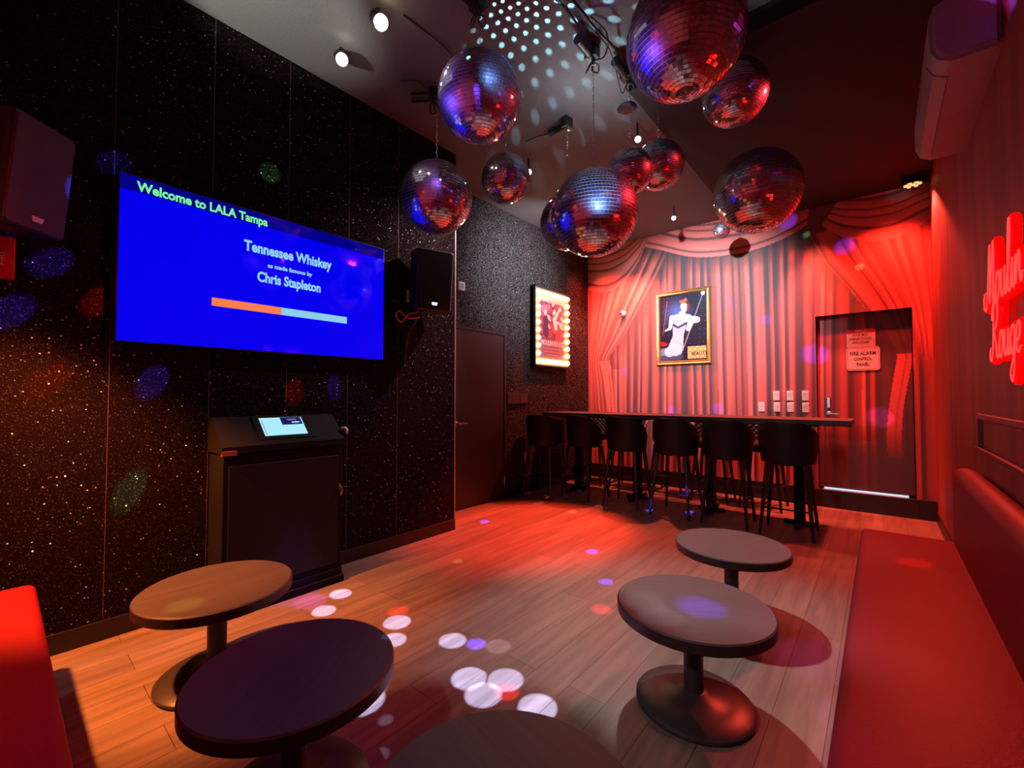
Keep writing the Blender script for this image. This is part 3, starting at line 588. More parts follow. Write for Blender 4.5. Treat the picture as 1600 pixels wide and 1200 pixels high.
def poster_print(Y, Z):
    u = (Y - 4.975) / .625; v = (Z - 1.875) / .88
    base = np.zeros(u.shape + (3,)); base[:] = (.10, .035, .06)
    n = np.sin(u * 17 + np.sin(v * 11) * 2) * np.sin(v * 23 + u * 5)
    base[(n > .1) & (v > .32)] = (.45, .05, .07)
    base[(n < -.55) & (v > .4)] = (.70, .45, .45)
    base[v < .30] = (.20, .10, .14)
    base[v > .93] = (.62, .34, .30)
    # a plain dancing figure: pale arms and torso, red skirt
    def seg(ax, ay, bx, by, r0, r1, col):
        dx, dy = bx - ax, by - ay; t = np.clip(((u - ax) * dx + (v - ay) * dy) / (dx * dx + dy * dy), 0, 1)
        d = np.hypot((u - ax - t * dx) , (v - ay - t * dy) * 1.4); base[d < r0 + (r1 - r0) * t] = col
    seg(.70, .58, .80, .34, .07, .17, (.62, .05, .06)); seg(.60, .66, .82, .88, .05, .03, (.85, .55, .50)); seg(.58, .66, .64, .52, .07, .06, (.85, .55, .50)); seg(.64, .62, .95, .60, .04, .03, (.85, .5, .45))
    seg(.58, .78, .58, .79, .055, .055, (.85, .6, .55)); seg(.15, .80, .35, .85, .09, .06, (.70, .15, .2)); seg(.22, .62, .25, .40, .10, .10, (.05, .02, .06)); seg(.22, .74, .22, .75, .06, .06, (.7, .4, .42))
    return base
def grid_yz(name, y0, y1, z0, z1, x, step, m, parent, fn):
    o = print_grid(name, y0, y1, z0, z1, 0, step, m, parent, fn=fn); me = o.data
    co = np.empty(len(me.vertices) * 3); me.vertices.foreach_get('co', co); co = co.reshape(-1, 3); co = np.stack([np.full(len(co), x), co[:, 0], co[:, 2]], 1); me.vertices.foreach_set('co', co.ravel()); me.update(); return o
grid_yz('poster', 4.975, 5.60, 1.875, 2.755, XB + .066, .006, 'picture', mp_, poster_print)
text('lettering', 'MOULIN ROUGE', (XB + .067, 5.288, 2.06), EY, EZ, .56, .075, 'ivory', mp_, .0)
for k, w_ in enumerate((.5, .46, .3)): link('text_line', B(XB + .066, XB + .068, 5.288 - w_ / 2, 5.288 + w_ / 2, 2.01 - k * .045, 2.018 - k * .045), mat('faded_pink_ink', (.5, .25, .25), .5) if k == 0 else bpy.data.materials['faded_pink_ink'], mp_)
bm = lathe(bmesh.new(), [(0, .052), (.020, .047), (.031, .030), (.028, .012), (.014, 0), (0, 0)], 16, (0, 0, 0), 'x'); bme = bpy.data.meshes.new('bulb'); bm.to_mesh(bme); bm.free(); bme.materials.append(M['bulb'])
for p in bme.polygons: p.use_smooth = True
bp_ = []
for i in range(10): bp_ += [(PY0 + .085, PZ0 + .075 + i * (PZ1 - PZ0 - .15) / 9), (PY1 - .085, PZ0 + .075 + i * (PZ1 - PZ0 - .15) / 9)]
for i in range(1, 8): bp_ += [(PY0 + .085 + i * (PY1 - PY0 - .17) / 8, PZ0 + .075), (PY0 + .085 + i * (PY1 - PY0 - .17) / 8, PZ1 - .075)]
for y, z in bp_:
    b_ = bpy.data.objects.new('bulb', bme); COL.objects.link(b_); b_.parent = mp_; b_.location = (XB + .064 - mp_.location.x, y - mp_.location.y, z - mp_.location.z)

# ================================================================ FRAMED PICTURE on mural
fp = thing('framed_picture', 'gilt-framed picture of a woman in a pale corset hung on the drape mural', 'picture', (-2.175, YB, 1.78))
FX0, FX1, FZ0, FZ1 = -2.565, -1.787, 1.78, 2.865; yy = YB - .03
bm = bmesh.new(); fw = .058
prof = [(0, 0), (0, .022), (.012, .032), (.030, .024), (.046, .030), (.058, .012), (.058, 0)]
def loop_(d, h): return [Vector((FX0 + d, YB - .002 - h, FZ0 + d)), Vector((FX1 - d, YB - .002 - h, FZ0 + d)), Vector((FX1 - d, YB - .002 - h, FZ1 - d)), Vector((FX0 + d, YB - .002 - h, FZ1 - d))]
rings = [[bm.verts.new(p) for p in loop_(d, h)] for d, h in prof]
for a, b in zip(rings, rings[1:]):
    for i in range(4): bm.faces.new((a[i], a[(i + 1) % 4], b[(i + 1) % 4], b[i]))
bmesh.ops.recalc_face_normals(bm, faces=bm.faces); link('frame', bm, 'gold', fp)
def woman(X, Z):
    u = (X - FX0 - fw) / (FX1 - FX0 - 2 * fw); v = (Z - FZ0 - fw) / (FZ1 - FZ0 - 2 * fw); A = 1.46
    c = np.zeros(u.shape + (3,)); c[:] = (.008, .006, .022)
    g = np.exp(-(((u - .38) / .22) ** 2 + ((v - .72) / .16) ** 2)); c += g[..., None] * np.array([.03, .12, .38])
    r = np.sin(u * 91.7 + np.floor(v * 40) * 3.3) * np.sin(v * 77 + u * 31); c[(r > .992)] = (.5, .5, .6)
    skin = np.array([.86, .88, .86])
    def seg(ax, ay, bx, by, r0, r1, col):
        dx, dy = bx - ax, (by - ay) * A; t = np.clip(((u - ax) * dx + (v - ay) * A * dy) / (dx * dx + dy * dy + 1e-9), 0, 1)
        d = np.hypot(u - ax - t * dx, (v - ay) * A - t * dy); mk = d < r0 + (r1 - r0) * t
        c[mk] = col
    # swing ropes
    seg(.93, .97, .52, .20, .010, .012, (.25, .24, .30)); seg(.16, .92, .06, .40, .008, .008, (.14, .10, .14))
    seg(.93, .97, .93, .98, .04, .04, (.8, .8, .85))
    # hair, legs, body
    seg(.55, .845, .57, .79, .095, .085, (.13, .035, .02))
    seg(.34, .16, .0, .13, .10, .085, (.16, .19, .32)); seg(.42, .07, .0, .04, .085, .06, (.05, .06, .12))
    seg(.27, .66, .22, .50, .055, .035, skin); seg(.22, .50, .12, .47, .025, .016, skin)      # arm to her side
    seg(.70, .60, .80, .59, .075, .065, skin); seg(.70, .60, .62, .47, .065, .05, skin)       # shoulder and upper arm
    seg(.38, .62, .60, .61, .12, .11, skin); seg(.47, .70, .50, .68, .06, .07, skin)
    seg(.525, .815, .535, .765, .070, .055, skin)                                              # face
    seg(.43, .55, .40, .37, .150, .115, (.42, .52, .72)); seg(.40, .37, .34, .19, .115, .170, (.50, .58, .76)); seg(.34, .18, .20, .14, .13, .11, (.62, .68, .80))
    lace = (np.sin((u + v * A) * 75) * np.sin((u - v * A) * 75) > .35) & (c[..., 2] > .6) & (c[..., 0] < .7); c[lace] = (.14, .20, .38)
    seg(.30, .545, .40, .50, .028, .022, (.03, .04, .10)); seg(.40, .50, .58, .555, .022, .026, (.03, .04, .10))   # corset neckline
    seg(.47, .885, .57, .905, .030, .022, (.45, .16, .05)); seg(.57, .90, .57, .93, .025, .01, (.5, .2, .07)); seg(.60, .875, .66, .845, .02, .012, (.04, .01, .01))
    seg(.560, .812, .585, .812, .010, .008, (.03, .02, .03)); seg(.505, .815, .52, .815, .008, .008, (.03, .02, .03)); seg(.545, .757, .575, .757, .011, .007, (.35, .02, .03))
    seg(.04, .27, .12, .26, .05, .035, (.30, .01, .02))
    k = (u > .60) & (v < .20) & (u < .98) & (v > .02); c[k] = (.62, .32, .10); c[k & (np.sin(u * 60) * np.sin(v * 90) > .3)] = (.75, .55, .25)
    return c
print_grid('picture', FX0 + fw, FX1 - fw, FZ0 + fw, FZ1 - fw, YB - .012, .0045, 'picture', fp, fn=woman)
text('lettering', 'BEAUTY', (-1.945, YB - .013, 1.905), (1, 0, 0), (0, 0, 1), .215, .055, 'inkblack', fp, .02)

# ================================================================ camera dome, switches, signs
sc_ = thing('security_camera', 'small white security camera with a dark lens on the mural left of the framed picture', 'camera', (-3.10, YB, 2.63))
smooth(link('body', lathe(bmesh.new(), [(0, -.075), (.028, -.07), (.047, -.045), (.052, -.015), (.045, 0), (0, 0)], 24, (-3.10, YB, 2.63), 'y'), 'white', sc_))
smooth(link('lens', lathe(bmesh.new(), [(0, -.014), (.016, -.010), (.022, 0), (.022, .008)], 16, (-3.115, YB - .068, 2.628), 'y'), 'black', sc_))
SW = [(-1.014, 1.325, 'upper row, nearest the framed picture'), (-.865, 1.325, 'upper row, middle'), (-.704, 1.325, 'upper row, nearest the mural door'),
      (-1.009, 1.182, 'lower row, under the first upper one'), (-.862, 1.182, 'lower row, in the middle'), (-.704, 1.182, 'lower row, nearest the mural door'), (-1.181, 1.182, 'standing apart nearest the framed picture')]
for x, z, s in SW:
    t = thing('switch_plate', 'white switch plate above the bar, ' + s, 'switch', (x, YB, z), 0, 'switch plates above the bar')
    link('plate', B(-.035, .035, -.022, 0, -.060, .060, bev=.004), 'white', t, world=False); link('rocker', B(-.016, .016, -.026, -.022, .018, .046, bev=.002), 'ivory', t, world=False)
SYY = YB + .083
s1 = thing('door_notice', 'smaller upper sign with a red header on the mural door', 'sign', (-.165, SYY, 1.9))
fmx = lambda x, z: frame_mat((x, SYY, z), (1, 0, 0), (0, 0, 1))
link('sign_plate', prism(bmesh.new(), rrect(.262, .205, .004), fmx(-.165, 2.0), 0, .003), 'ivory', s1)
link('header', prism(bmesh.new(), rrect(.255, .042, .002), fmx(-.165, 2.078), .003, .004), 'redsign', s1)
SX = lambda s, zb, w_, h_, m, p, y: text('lettering', s, (-.165 if p is s1 else -.148, y, zb), (1, 0, 0), (0, 0, 1), w_, h_, m, p, .01, .001)
SX('NOTICE', 2.065, .10, .024, 'ivory', s1, SYY - .0045); SX('DOOR MUST', 2.022, .145, .026, 'inkblack', s1, SYY - .0035); SX('REMAIN CLOSED', 1.979, .205, .026, 'inkblack', s1, SYY - .0035); SX('AND LOCKED', 1.937, .155, .026, 'inkblack', s1, SYY - .0035)
s2 = thing('fire_alarm_sign', 'larger rounded sign reading fire alarm control panel on the mural door', 'sign', (-.148, SYY, 1.62))
link('sign_plate', prism(bmesh.new(), rrect(.305, .275, .03), fmx(-.148, 1.757), 0, .003), 'ivory', s2)
bm = bmesh.new(); o_ = rrect(.285, .255, .024); i_ = rrect(.275, .245, .020); F_ = fmx(-.148, 1.757)
va = [bm.verts.new(F_ @ Vector((x, y, .0036))) for x, y in o_]; vb_ = [bm.verts.new(F_ @ Vector((x, y, .0036))) for x, y in i_]
for i in range(len(o_)): j = (i + 1) % len(o_); bm.faces.new((va[i], va[j], vb_[j], vb_[i]))
link('border_line', bm, 'redsign', s2)
SX('FIRE ALARM', 1.800, .235, .042, 'inkblack', s2, SYY - .0035); SX('CONTROL', 1.738, .165, .036, 'inkblack', s2, SYY - .0035); SX('PANEL', 1.676, .115, .036, 'inkblack', s2, SYY - .0035)

# ================================================================ BAR TABLE
bt = thing('bar_table', 'long dark high bar table running along the mural wall', 'table', (-2.0, 5.4, 0))
BX0, BX1, BY0, BY1 = -3.72, -.21, 5.10, 5.72
link('tabletop', B(BX0, BX1, BY0, BY1, 1.035, 1.09, bev=.003), 'bar', bt)
for x in (-3.28, -2.41, -1.515, -.655):
    bm = B(x - .045, x + .045, 5.36 - .045, 5.36 + .045, .03, 1.035, bev=.004); box(bm, x - .18, x + .18, 5.16, 5.56, 1.02, 1.035)
    lg = link('post', bm, 'matte', bt)
    link('foot', tube(tube(bmesh.new(), [(x - .0, 5.12, .022), (x, 5.62, .022)], .022, 8), [(x - .14, 5.36, .022), (x + .14, 5.36, .022)], .022, 8), 'matte', lg)

# ================================================================ BAR STOOLS (back towards -y)
def make_stool(quilt=False):
    t = thing('bar_stool', '', 'stool', (0, 0, 0))
    bm = bmesh.new(); n = 36; rows = 8; A0 = math.radians(112); rx, ry = .262, .245
    def shell(off):
        g = []
        for i in range(n + 1):
            a = -A0 + 2 * A0 * i / n; e = abs(a) / A0
            top = 1.075 - .30 * max(0, (e - .18) / .82) ** 1.9; bot = .665 + .03 * e
            col = []
            for k in range(rows + 1):
                z = bot + (top - bot) * k / rows; fl = 1 - .14 * (1 - (z - .66) / .42) ** 1.5
                p = Vector((math.sin(a) * (rx * fl + off), -math.cos(a) * (ry * fl + off), z)); col.append(bm.verts.new(p))
            g.append(col)
        return g
    g1, g2 = shell(0), shell(-.028)
    for g, rev in ((g1, 0), (g2, 1)):
        for i in range(n):
            for k in range(rows):
                f = [g[i][k], g[i + 1][k], g[i + 1][k + 1], g[i][k + 1]]; bm.faces.new(f[::-1] if rev else f)
    for i in range(n):
        for k in (0, rows): bm.faces.new((g1[i][k], g1[i + 1][k], g2[i + 1][k], g2[i][k]))
    for i in (0, n):
        for k in range(rows): bm.faces.new((g1[i][k], g1[i][k + 1], g2[i][k + 1], g2[i][k]))
    bmesh.ops.recalc_face_normals(bm, faces=bm.faces)
    smooth(link('backrest', bm, 'quilt' if quilt else 'vinyl', t, world=False), 50)
    smooth(link('seat', lathe(bmesh.new(), [(0, .665), (.19, .665), (.205, .69), (.208, .735), (.19, .765), (.12, .775), (0, .778)], 32), 'vinyl', t, world=False), 50)
    L = []
    for sx in (-1, 1):
        for sy in (-1, 1):
            a = Vector((sx * .155, sy * .145, .67)); b = Vector((sx * .215, sy * .225, 0)); L.append((a, b))
            link('leg', tube(bmesh.new(), [a, b], .023, 8, r2=.014), 'black', t, world=False)
    q = .62; P = [a.lerp(b, q) for a, b in (L[0], L[1], L[3], L[2])]
    bm = bmesh.new()
    for i in range(4): tube(bm, [P[i], P[(i + 1) % 4]], .008, 6)
    link('footrest', bm, 'black', t, world=False)
    return t
gn = 'bar stools on the room side of the bar'
spots_ = [(-3.46, 4.78, .1, 'black barrel-back bar stool on the room side, against the recessed wall'), (-2.985, 5.02, -.12, 'black barrel-back bar stool on the room side, second from the recessed wall'), (-2.375, 4.98, .04, 'black barrel-back bar stool on the room side, third from the recessed wall'),
          (-1.78, 4.99, -.03, 'black barrel-back bar stool on the room side, third from the mural door'), (-1.25, 5.02, .05, 'black barrel-back bar stool on the room side, second from the mural door'), (-.70, 5.0, .02, 'black barrel-back bar stool at the free end of the bar beside the mural door')]
st0 = make_stool()
for i, (x, y, r, lb) in enumerate(spots_):
    if i == 0: st0.location = (-3.46, y, 0); st0.rotation_euler = (0, 0, r); st0['label'] = lb; st0['group'] = gn
    else: dup(st0, (x, y, 0), r, lb, gn)
sq0 = make_stool(True); gf = 'quilted bar stools between the bar and the mural'
for i, (x, lb) in enumerate([(-3.36, 'quilted black bar stool behind the bar, nearest the recessed wall'), (-2.80, 'quilted black bar stool behind the bar, under the tied-back printed drape'), (-2.2, 'quilted black bar stool behind the bar, directly under the framed picture'),
                             (-1.66, 'quilted black bar stool behind the bar, between framed picture and switches'), (-1.09, 'quilted black bar stool behind the bar, under the switch plates')]):
    if i == 0: sq0.location = (x, 5.95, 0); sq0.rotation_euler = (0, 0, PI); sq0['label'] = lb; sq0['group'] = gf
    else: dup(sq0, (x, 5.95, 0), PI + .04 * (i % 2), lb, gf)

# ================================================================ PEDESTAL TABLES
ZT = .425
def make_table():
    t = thing('pedestal_table', '', 'table', (0, 0, 0)); R = .315
    o = link('tabletop', lathe(bmesh.new(), [(0, ZT - .05), (R - .006, ZT - .05), (R, ZT - .044), (R, ZT - .005), (R - .005, ZT), (0, ZT)], 96), 'table', t, world=False); smooth(o, 30)
    o = link('edge_band', lathe(bmesh.new(), [(R + .0005, ZT - .045), (R + .0015, ZT - .044), (R + .0015, ZT - .006), (R + .0005, ZT - .005)], 96), 'tedge', t, world=False); smooth(o, 30)
    smooth(link('column', lathe(bmesh.new(), [(.0, .03), (.040, .03), (.040, ZT - .06), (.09, ZT - .056), (.09, ZT - .05), (0, ZT - .05)], 32), 'iron', t, world=False), 30)
    smooth(link('base', lathe(bmesh.new(), [(0, 0), (.225, 0), (.238, .008), (.238, .020), (.225, .030), (.15, .040), (.065, .052), (.050, .066), (.040, .068), (0, .068)], 64), 'iron', t, world=False), 50)
    return t
tb0 = make_table(); gt = 'low round pedestal tables'
for i, (x, y, lb) in enumerate([(-2.42, .70, 'round pedestal table catching amber light beside the glitter wall'), (-1.50, .66, 'dark round pedestal table standing in front of the amber-lit one'),
                                (-.635, .72, 'round pedestal table cut off by the lower edge of the frame, greenish grey top'), (-.635, 1.96, 'round pedestal table with a blue light streak across its top'),
                                (-.71, 2.90, 'small-looking round pedestal table nearest the bar stools')]):
    if i == 0: tb0.location = (x, y, 0); tb0['label'] = lb; tb0['group'] = gt
    else: dup(tb0, (x, y, 0), .7 * i, lb, gt)

# ================================================================ BANQUETTES
def cushion(x0, x1, y0, y1, z0, z1, r, seg=5): return B(x0, x1, y0, y1, z0, z1, bev=r, seg=seg)
bq = thing('banquette', 'long red vinyl banquette running along the red wall', 'bench', (.16, 1.6, 0))
smooth(link('seat', cushion(-.115, XR - .06, YF + .62, 3.72, .09, .455, .035), 'redvinyl', bq), 60)
smooth(link('backrest', cushion(XR - .125, XR - .005, YF + .62, 3.72, .30, .90, .055), 'redvinyl', bq), 60)
link('plinth', B(-.06, XR - .06, YF + .65, 3.68, 0, .09), 'matte', bq)
bq2 = thing('banquette', 'short end of a bright red vinyl banquette against the glitter wall', 'bench', (-1.6, -.15, 0))
smooth(link('seat', cushion(-3.03, -.14, YF + .07, .14, .09, .455, .035), 'redvinyl', bq2), 60)
smooth(link('backrest', cushion(-3.03, -.14, YF + .005, YF + .125, .30, .90, .055), 'redvinyl', bq2), 60)
link('plinth', B(-2.98, -.16, YF + .05, .09, 0, .09), 'matte', bq2)

# ================================================================ AIR CONDITIONER
ac = thing('air_conditioner', 'long pale wall-mounted air conditioner high on the red wall', 'ac', (XR, 3.35, 2.87))
bm = bmesh.new(); fma = frame_mat((0, 0, 0), (1, 0, 0), (0, 0, 1))
pr = [(XR, 2.87), (XR - .16, 2.87), (XR - .21, 2.90), (XR - .232, 2.95), (XR - .235, 3.10), (XR - .22, 3.15), (XR - .18, 3.175), (XR, 3.175)]
prism(bm, pr, fma, -3.95, -2.80); bmesh.ops.bevel(bm, geom=[e for e in bm.edges if abs(e.verts[0].co.y - e.verts[1].co.y) < 1e-5], offset=.02, segments=3, affect='EDGES')
smooth(link('body', bm, 'acplastic', ac), 40)
bm = bmesh.new(); prism(bm, [(XR - .165, 2.866), (XR - .215, 2.897), (XR - .238, 2.95), (XR - .232, 2.952), (XR - .208, 2.90), (XR - .16, 2.872)], fma, -3.84, -2.95); link('louver', bm, 'acdark', ac)

# ================================================================ NEON SIGN (script lettering)
NX = XR - .03
GL = {  # strokes in letter space, cap height 1
 'M': ([(-.18, .28), (-.28, .18), (-.22, .0), (-.05, .0), (.05, .25), (.16, .70), (.24, 1.02), (.27, .6), (.26, .05), (.38, .5), (.55, 1.02), (.57, .5), (.54, .12), (.62, .0), (.74, .12)], .74),
 'R': ([(-.12, .22), (-.2, .08), (-.08, -.02), (.04, .15), (.1, .6), (.16, 1.0), (.02, .9), (.0, .72), (.2, .98), (.42, .98), (.46, .72), (.3, .55), (.14, .52), (.32, .3), (.42, .02), (.6, .08)], .60),
 'o': ([(0, .08), (.02, .25), (.12, .44), (.24, .40), (.28, .2), (.16, .0), (.03, .1), (.06, .35), (.2, .44), (.36, .36)], .36),
 'u': ([(0, .36), (.06, .42), (.05, .12), (.14, .0), (.27, .12), (.32, .42), (.31, .1), (.38, .0), (.46, .12)], .46),
 'l': ([(0, .12), (.14, .5), (.2, .95), (.11, 1.0), (.07, .5), (.1, .06), (.2, .0), (.28, .12)], .28),
 'i': ([(0, .12), (.07, .42), (.07, .1), (.14, .0), (.22, .12)], .22),
 'n': ([(0, .12), (.07, .42), (.06, .02), (.14, .34), (.26, .42), (.29, .1), (.36, .0), (.44, .12)], .44),
 'g': ([(.3, .38), (.16, .44), (.02, .22), (.14, .0), (.28, .12), (.31, .42), (.29, -.2), (.16, -.42), (.02, -.3), (.2, -.08), (.4, .1)], .40),
 'e': ([(0, .16), (.2, .22), (.24, .38), (.12, .44), (.02, .22), (.12, .0), (.3, .08)], .30)}
ns = thing('neon_sign', 'glowing red script neon sign on the red wall above the banquette', 'neon sign', (XR, 2.4, 1.45))
def word(s, y0, z0, size):
    x = 0; out = []
    for ch in s:
        st, adv = GL[ch]; out.append([(x + a + .10 * b, b) for a, b in st]); x += adv
    for st in out:
        P = [Vector((NX, y0 - a * size, z0 + b * size)) for a, b in st]; sp = spline(P, 6)
        o = link('letter', tube(bmesh.new(), sp, .017, 8), 'neon', ns); smooth(o, 60)
        P2 = [p + Vector((-.015, 0, .0)) for p in sp]; smooth(link('glass_rim', tube(bmesh.new(), P2, .0045, 6), 'neonrim', o), 60)
word('Moulin', 3.02, 1.735, .27); word('Rouge', 2.93, 1.485, .25)
bm = bmesh.new()
for y, z in ((2.7, 1.82), (2.0, 1.82), (2.7, 1.56), (2.0, 1.56)): tube(bm, [(NX, y, z), (XR, y, z)], .006, 6)
link('standoff', bm, 'matte', ns)

# ================================================================ CEILING SPOTLIGHTS
def head(name, label, loc, aim, m, group, r=.035, bar=.12):
    t = thing(name, label, 'spotlight', loc, 0, group); d = (Vector(aim) - Vector(loc)).normalized(); q = d.to_track_quat('Z', 'Y').to_matrix().to_4x4()
    bm = lathe(bmesh.new(), [(0, -.10), (r * .8, -.10), (r, -.08), (r, .035), (r * .88, .035), (r * .82, .01), (0, .01)], 24); bm.transform(q); smooth(link('lamp_head', bm, 'black', t, world=False), 40)
    bm = lathe(bmesh.new(), [(0, .012), (r * .80, .012), (r * .80, .024), (r * .5, .032), (0, .034)], 24); bm.transform(q); smooth(link('lens', bm, m, t, world=False), 40)
    link('stem', tube(bmesh.new(), [-d * .05, Vector((-d.x * .05, -d.y * .05, ZC - loc[2] - .02)), Vector((-d.x * .05, -d.y * .05, ZC - loc[2]))], .010, 8), 'black', t, world=False)
    return t
CAMP = (0, 0, 1.6)
head('spotlight', 'glaring warm ceiling spotlight nearest the upper frame edge', (-2.35, 1.50, 3.665), (-1.2, 1.2, 2.4), 'lens', 'ceiling spotlights', .05)
head('spotlight', 'glaring warm ceiling spotlight above the television side', (-2.82, 1.50, 3.665), (-1.5, 1.0, 2.4), 'lens', 'ceiling spotlights', .045)
head('spotlight', 'small white ceiling spotlight shining above the middle of the mural', TRK1, (-.8, 2.0, 2.0), 'lensw', 'ceiling spotlights', .03)
head('spotlight', 'small white ceiling spotlight between the two small mirror balls', TRK2, (-.8, 2.0, 2.6), 'lensw', 'ceiling spotlights', .03)
head('spotlight', 'small white ceiling spotlight beside the small blue-lit mirror ball by the glitter wall', (-2.70, 3.46, 3.60), (-.5, 1.0, 2.6), 'lensw', 'ceiling spotlights', .03)
def par(label, loc):
    t = thing('par_light', label, 'stage light', loc, 0, 'corner stage lights')
    smooth(link('housing', lathe(bmesh.new(), [(0, .085), (.06, .085), (.095, .05), (.10, .0), (.092, 0), (.088, .012), (0, .012)], 32), 'black', t, world=False), 40)
    bm = bmesh.new()
    for k in range(7):
        a = k * PI / 3; x, y = (0, 0) if k == 6 else (.055 * math.cos(a), .055 * math.sin(a)); lathe(bm, [(0, -.004), (.014, -.002), (.018, .010), (.018, .014)], 12, (x, y, 0))
    link('led_lens', bm, 'parled', t, world=False)
par('glowing orange stage light in the ceiling corner above the mural door', (PAR_R[0], PAR_R[1], 3.54) if False else (.30, 6.20, 3.545))
par('glowing orange stage light in the ceiling corner by the recessed wall', (PAR_L[0], PAR_L[1], 3.68))

# ================================================================ MIRROR BALLS
def mirror_ball(label, c, R, zt, n=40, hung=True):
    t = thing('mirror_ball', label, 'mirror ball', c, random.uniform(0, 6), 'hanging mirror balls')
    o = link('core', lathe(bmesh.new(), [(R * .992 * math.sin(PI * i / 24), -R * .992 * math.cos(PI * i / 24)) for i in range(25)], 48), 'core', t, world=False); smooth(o, 60)
    s = PI * R / n; V = []; F = []
    for i in range(n):
        th = PI * (i + .5) / n; k = max(3, int(round(2 * PI * R * math.sin(th) / s)))
        ph = (np.arange(k) + rng.random() * .6) * 2 * PI / k; ct, st = math.cos(th), math.sin(th)
        for p in ph:
            nrm = np.array([st * math.cos(p), st * math.sin(p), ct]); e1 = np.array([-math.sin(p), math.cos(p), 0]); e2 = np.cross(nrm, e1)
            j = rng.normal(0, .012, 2); h1 = .475 * min(s, 2 * PI * R * st / k); h2 = .405 * s
            b1 = e1 - nrm * j[0]; b2 = e2 - nrm * j[1]; cc = nrm * (R * 1.002)
            q = len(V); V += [cc - b1 * h1 - b2 * h2, cc + b1 * h1 - b2 * h2, cc + b1 * h1 + b2 * h2, cc - b1 * h1 + b2 * h2]; F.append((q, q + 1, q + 2, q + 3))
    me = bpy.data.meshes.new('mirror_tiles'); me.from_pydata([tuple(v) for v in V], [], F); me.update()
    link('mirror_tiles', me, 'mirror', t, world=False)
    smooth(link('hanging_cap', lathe(bmesh.new(), [(0, R * 1.06), (.012, R * 1.06), (.014, R * 1.03), (.03, R * .985), (0, R * .98)], 16), 'chain', t, world=False))
    if hung:
        bm = bmesh.new(); z = R * 1.05; L = .034; i = 0; top = zt - c[2]
        while z < top - .005:
            a = [(math.cos(q) * .0055, math.sin(q) * L * .5, 0) for q in np.linspace(0, 2 * PI, 9)[:-1]]
            pts = [((x if i % 2 else 0), (0 if i % 2 else x), z + L / 2 + y_) for x, y_, _ in a]; tube(bm, pts, .0018, 4, closed=True); z += L * .86; i += 1
        link('chain', bm, 'chain', t, world=False)
    return t
ZM = 3.66
mirror_ball('mirror ball hanging in front of the tall loudspeaker', (-2.663, 2.225, 2.893), .280, ZM)
mirror_ball('mirror ball hanging highest over the glitter wall side, above two others', (-1.842, 1.876, 3.144), .255, ZM)
mirror_ball('small blue-lit mirror ball below the high one, beside a bright glint', (-2.290, 2.634, 3.083), .197, ZM)
mirror_ball('large mirror ball hanging lowest with a bright blue glint', (-1.510, 2.678, 2.600), .298, ZM)
mirror_ball('dim mirror ball mostly hidden behind the lowest large ball', (-2.067, 3.199, 2.839), .237, ZM)
mirror_ball('small mirror ball just behind the top of the lowest large ball', (-1.406, 3.032, 3.000), .168, ZM, 36)
mirror_ball('dark mirror ball half hidden behind the small one near the soffit', (-1.329, 3.405, 3.177), .192, 3.63, 38)
mirror_ball('biggest-looking mirror ball cut off by the upper frame edge', (-.666, 2.029, 2.985), .262, ZC)
mirror_ball('red-tinted mirror ball behind the one cut off by the frame edge', (-.725, 3.223, 3.393), .190 + .02, 3.63)
mirror_ball('large red-lit mirror ball hanging in front of the mural near the red wall', (-.734, 3.953, 2.979), .324, 3.63)
mirror_ball('tiny blue-lit mirror ball close to the top of the mural', (-1.470, 5.77, 3.377), .097, 3.63, 18)

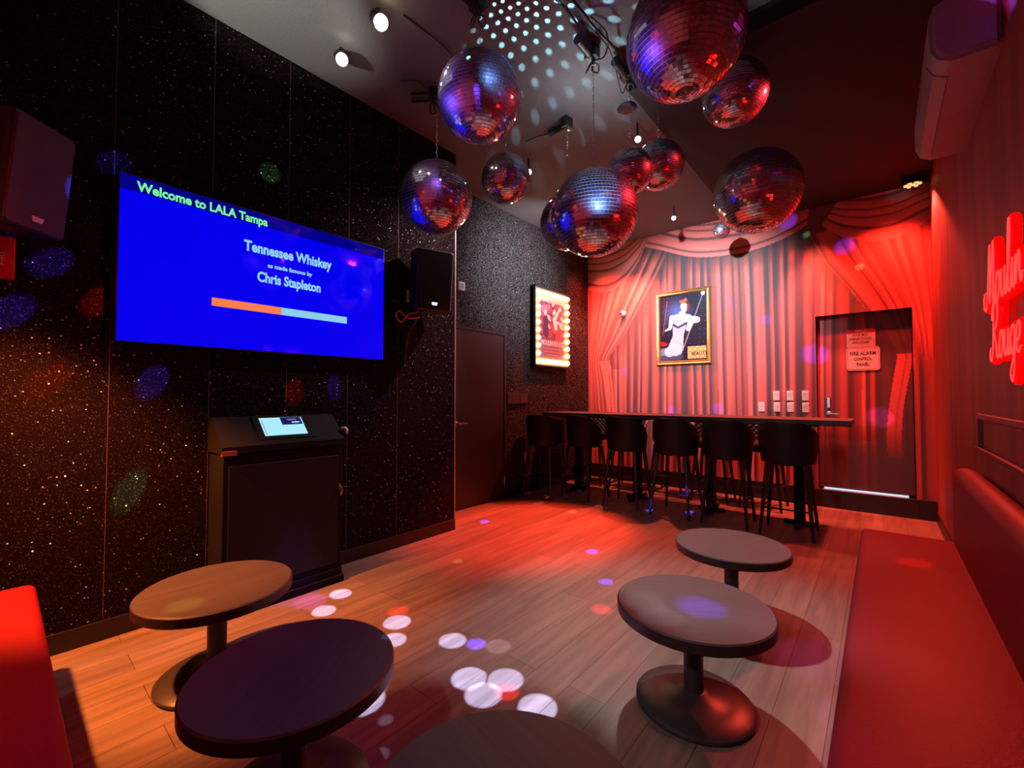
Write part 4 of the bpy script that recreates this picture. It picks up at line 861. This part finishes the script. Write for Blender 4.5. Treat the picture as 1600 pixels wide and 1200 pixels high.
# motors and their cables
def motor(label, loc, rz, cable):
    t = thing('mirror_ball_motor', label, 'motor', loc, rz, 'mirror ball motors')
    bm = tube(bmesh.new(), [(0, .02, .05), (0, .20, .05)], .036, 20); link('housing', bm, 'black', t, world=False)
    link('mount_plate', B(-.045, .045, -.02, .05, .02, .105, bev=.004), 'black', t, world=False)
    bm = lathe(bmesh.new(), [(0, -.01), (.014, -.01), (.014, .02), (0, .02)], 12); link('shaft', bm, 'chain', t, world=False)
    bm = tube(bmesh.new(), [(c_[0], c_[1], c_[2]) for c_ in spline(cable, 6)], .005, 6); link('power_cable', bm, 'cable', t, world=False); return t
cb = [(0, .2, .05), (.02, .45, .08), (-.02, .7, .09), (0, 1.0, .10)]
coil = [(0, 0, .01), (.02, -.02, -.03), (-.02, -.03, -.06), (-.04, .0, -.03), (0, .02, -.02), (.05, .01, -.05), (.02, .05, -.07), (-.02, .04, -.02), (-.10, .02, -.01), (-.16, .10, .06), (-.12, .25, .10)]
motor('black motor with coiled cable above the lowest large mirror ball', (-1.50, 2.66, ZM), PI, coil)
motor('black motor above the small mirror ball behind the lowest one', (-1.40, 3.0, ZM), PI, coil[:6] + [(.0, .3, .08), (.05, .6, .1)])
motor('black motor above the ball in front of the loudspeaker', (-2.663, 2.215, ZM), 2.2, coil)
motor('black motor above the hidden dim mirror ball', (-2.05, 3.19, ZM), 1.5, [(0, .2, .05), (.01, .35, .09), (0, .5, .10)])
motor('black motor above the highest mirror ball', (-1.842, 1.866, ZM), PI, coil)
motor('black motor above the small blue-lit mirror ball', (-2.29, 2.63, ZM), PI, cb)
tag(link('power_cord', tube(bmesh.new(), spline([(-1.46, 2.4, 3.73), (-1.44, 2.2, 3.71), (-1.48, 2.0, 3.74), (-1.42, 1.8, 3.70), (-1.45, 1.4, 3.75)], 6), .008, 6), 'cable'), 'black power cord running along the ceiling from the motor above the lowest ball', 'cord')
tag(link('power_cord', tube(bmesh.new(), spline([(-1.36, 2.75, 3.72), (-1.33, 2.55, 3.66), (-1.38, 2.4, 3.72), (-1.33, 2.3, 3.64), (-1.36, 2.1, 3.70), (-1.30, 1.8, 3.75)], 6), .007, 6), 'cable'), 'tangled black power cord looping on the ceiling beside the biggest-looking ball', 'cord')
tag(link('ceiling_plate', lathe(bmesh.new(), [(0, 0), (.07, 0), (.08, -.012), (.06, -.025), (0, -.028)], 24, (-1.60, 3.40, ZC)), 'black'), 'flat dark ceiling plate beside the soffit corner', 'ceiling plate')
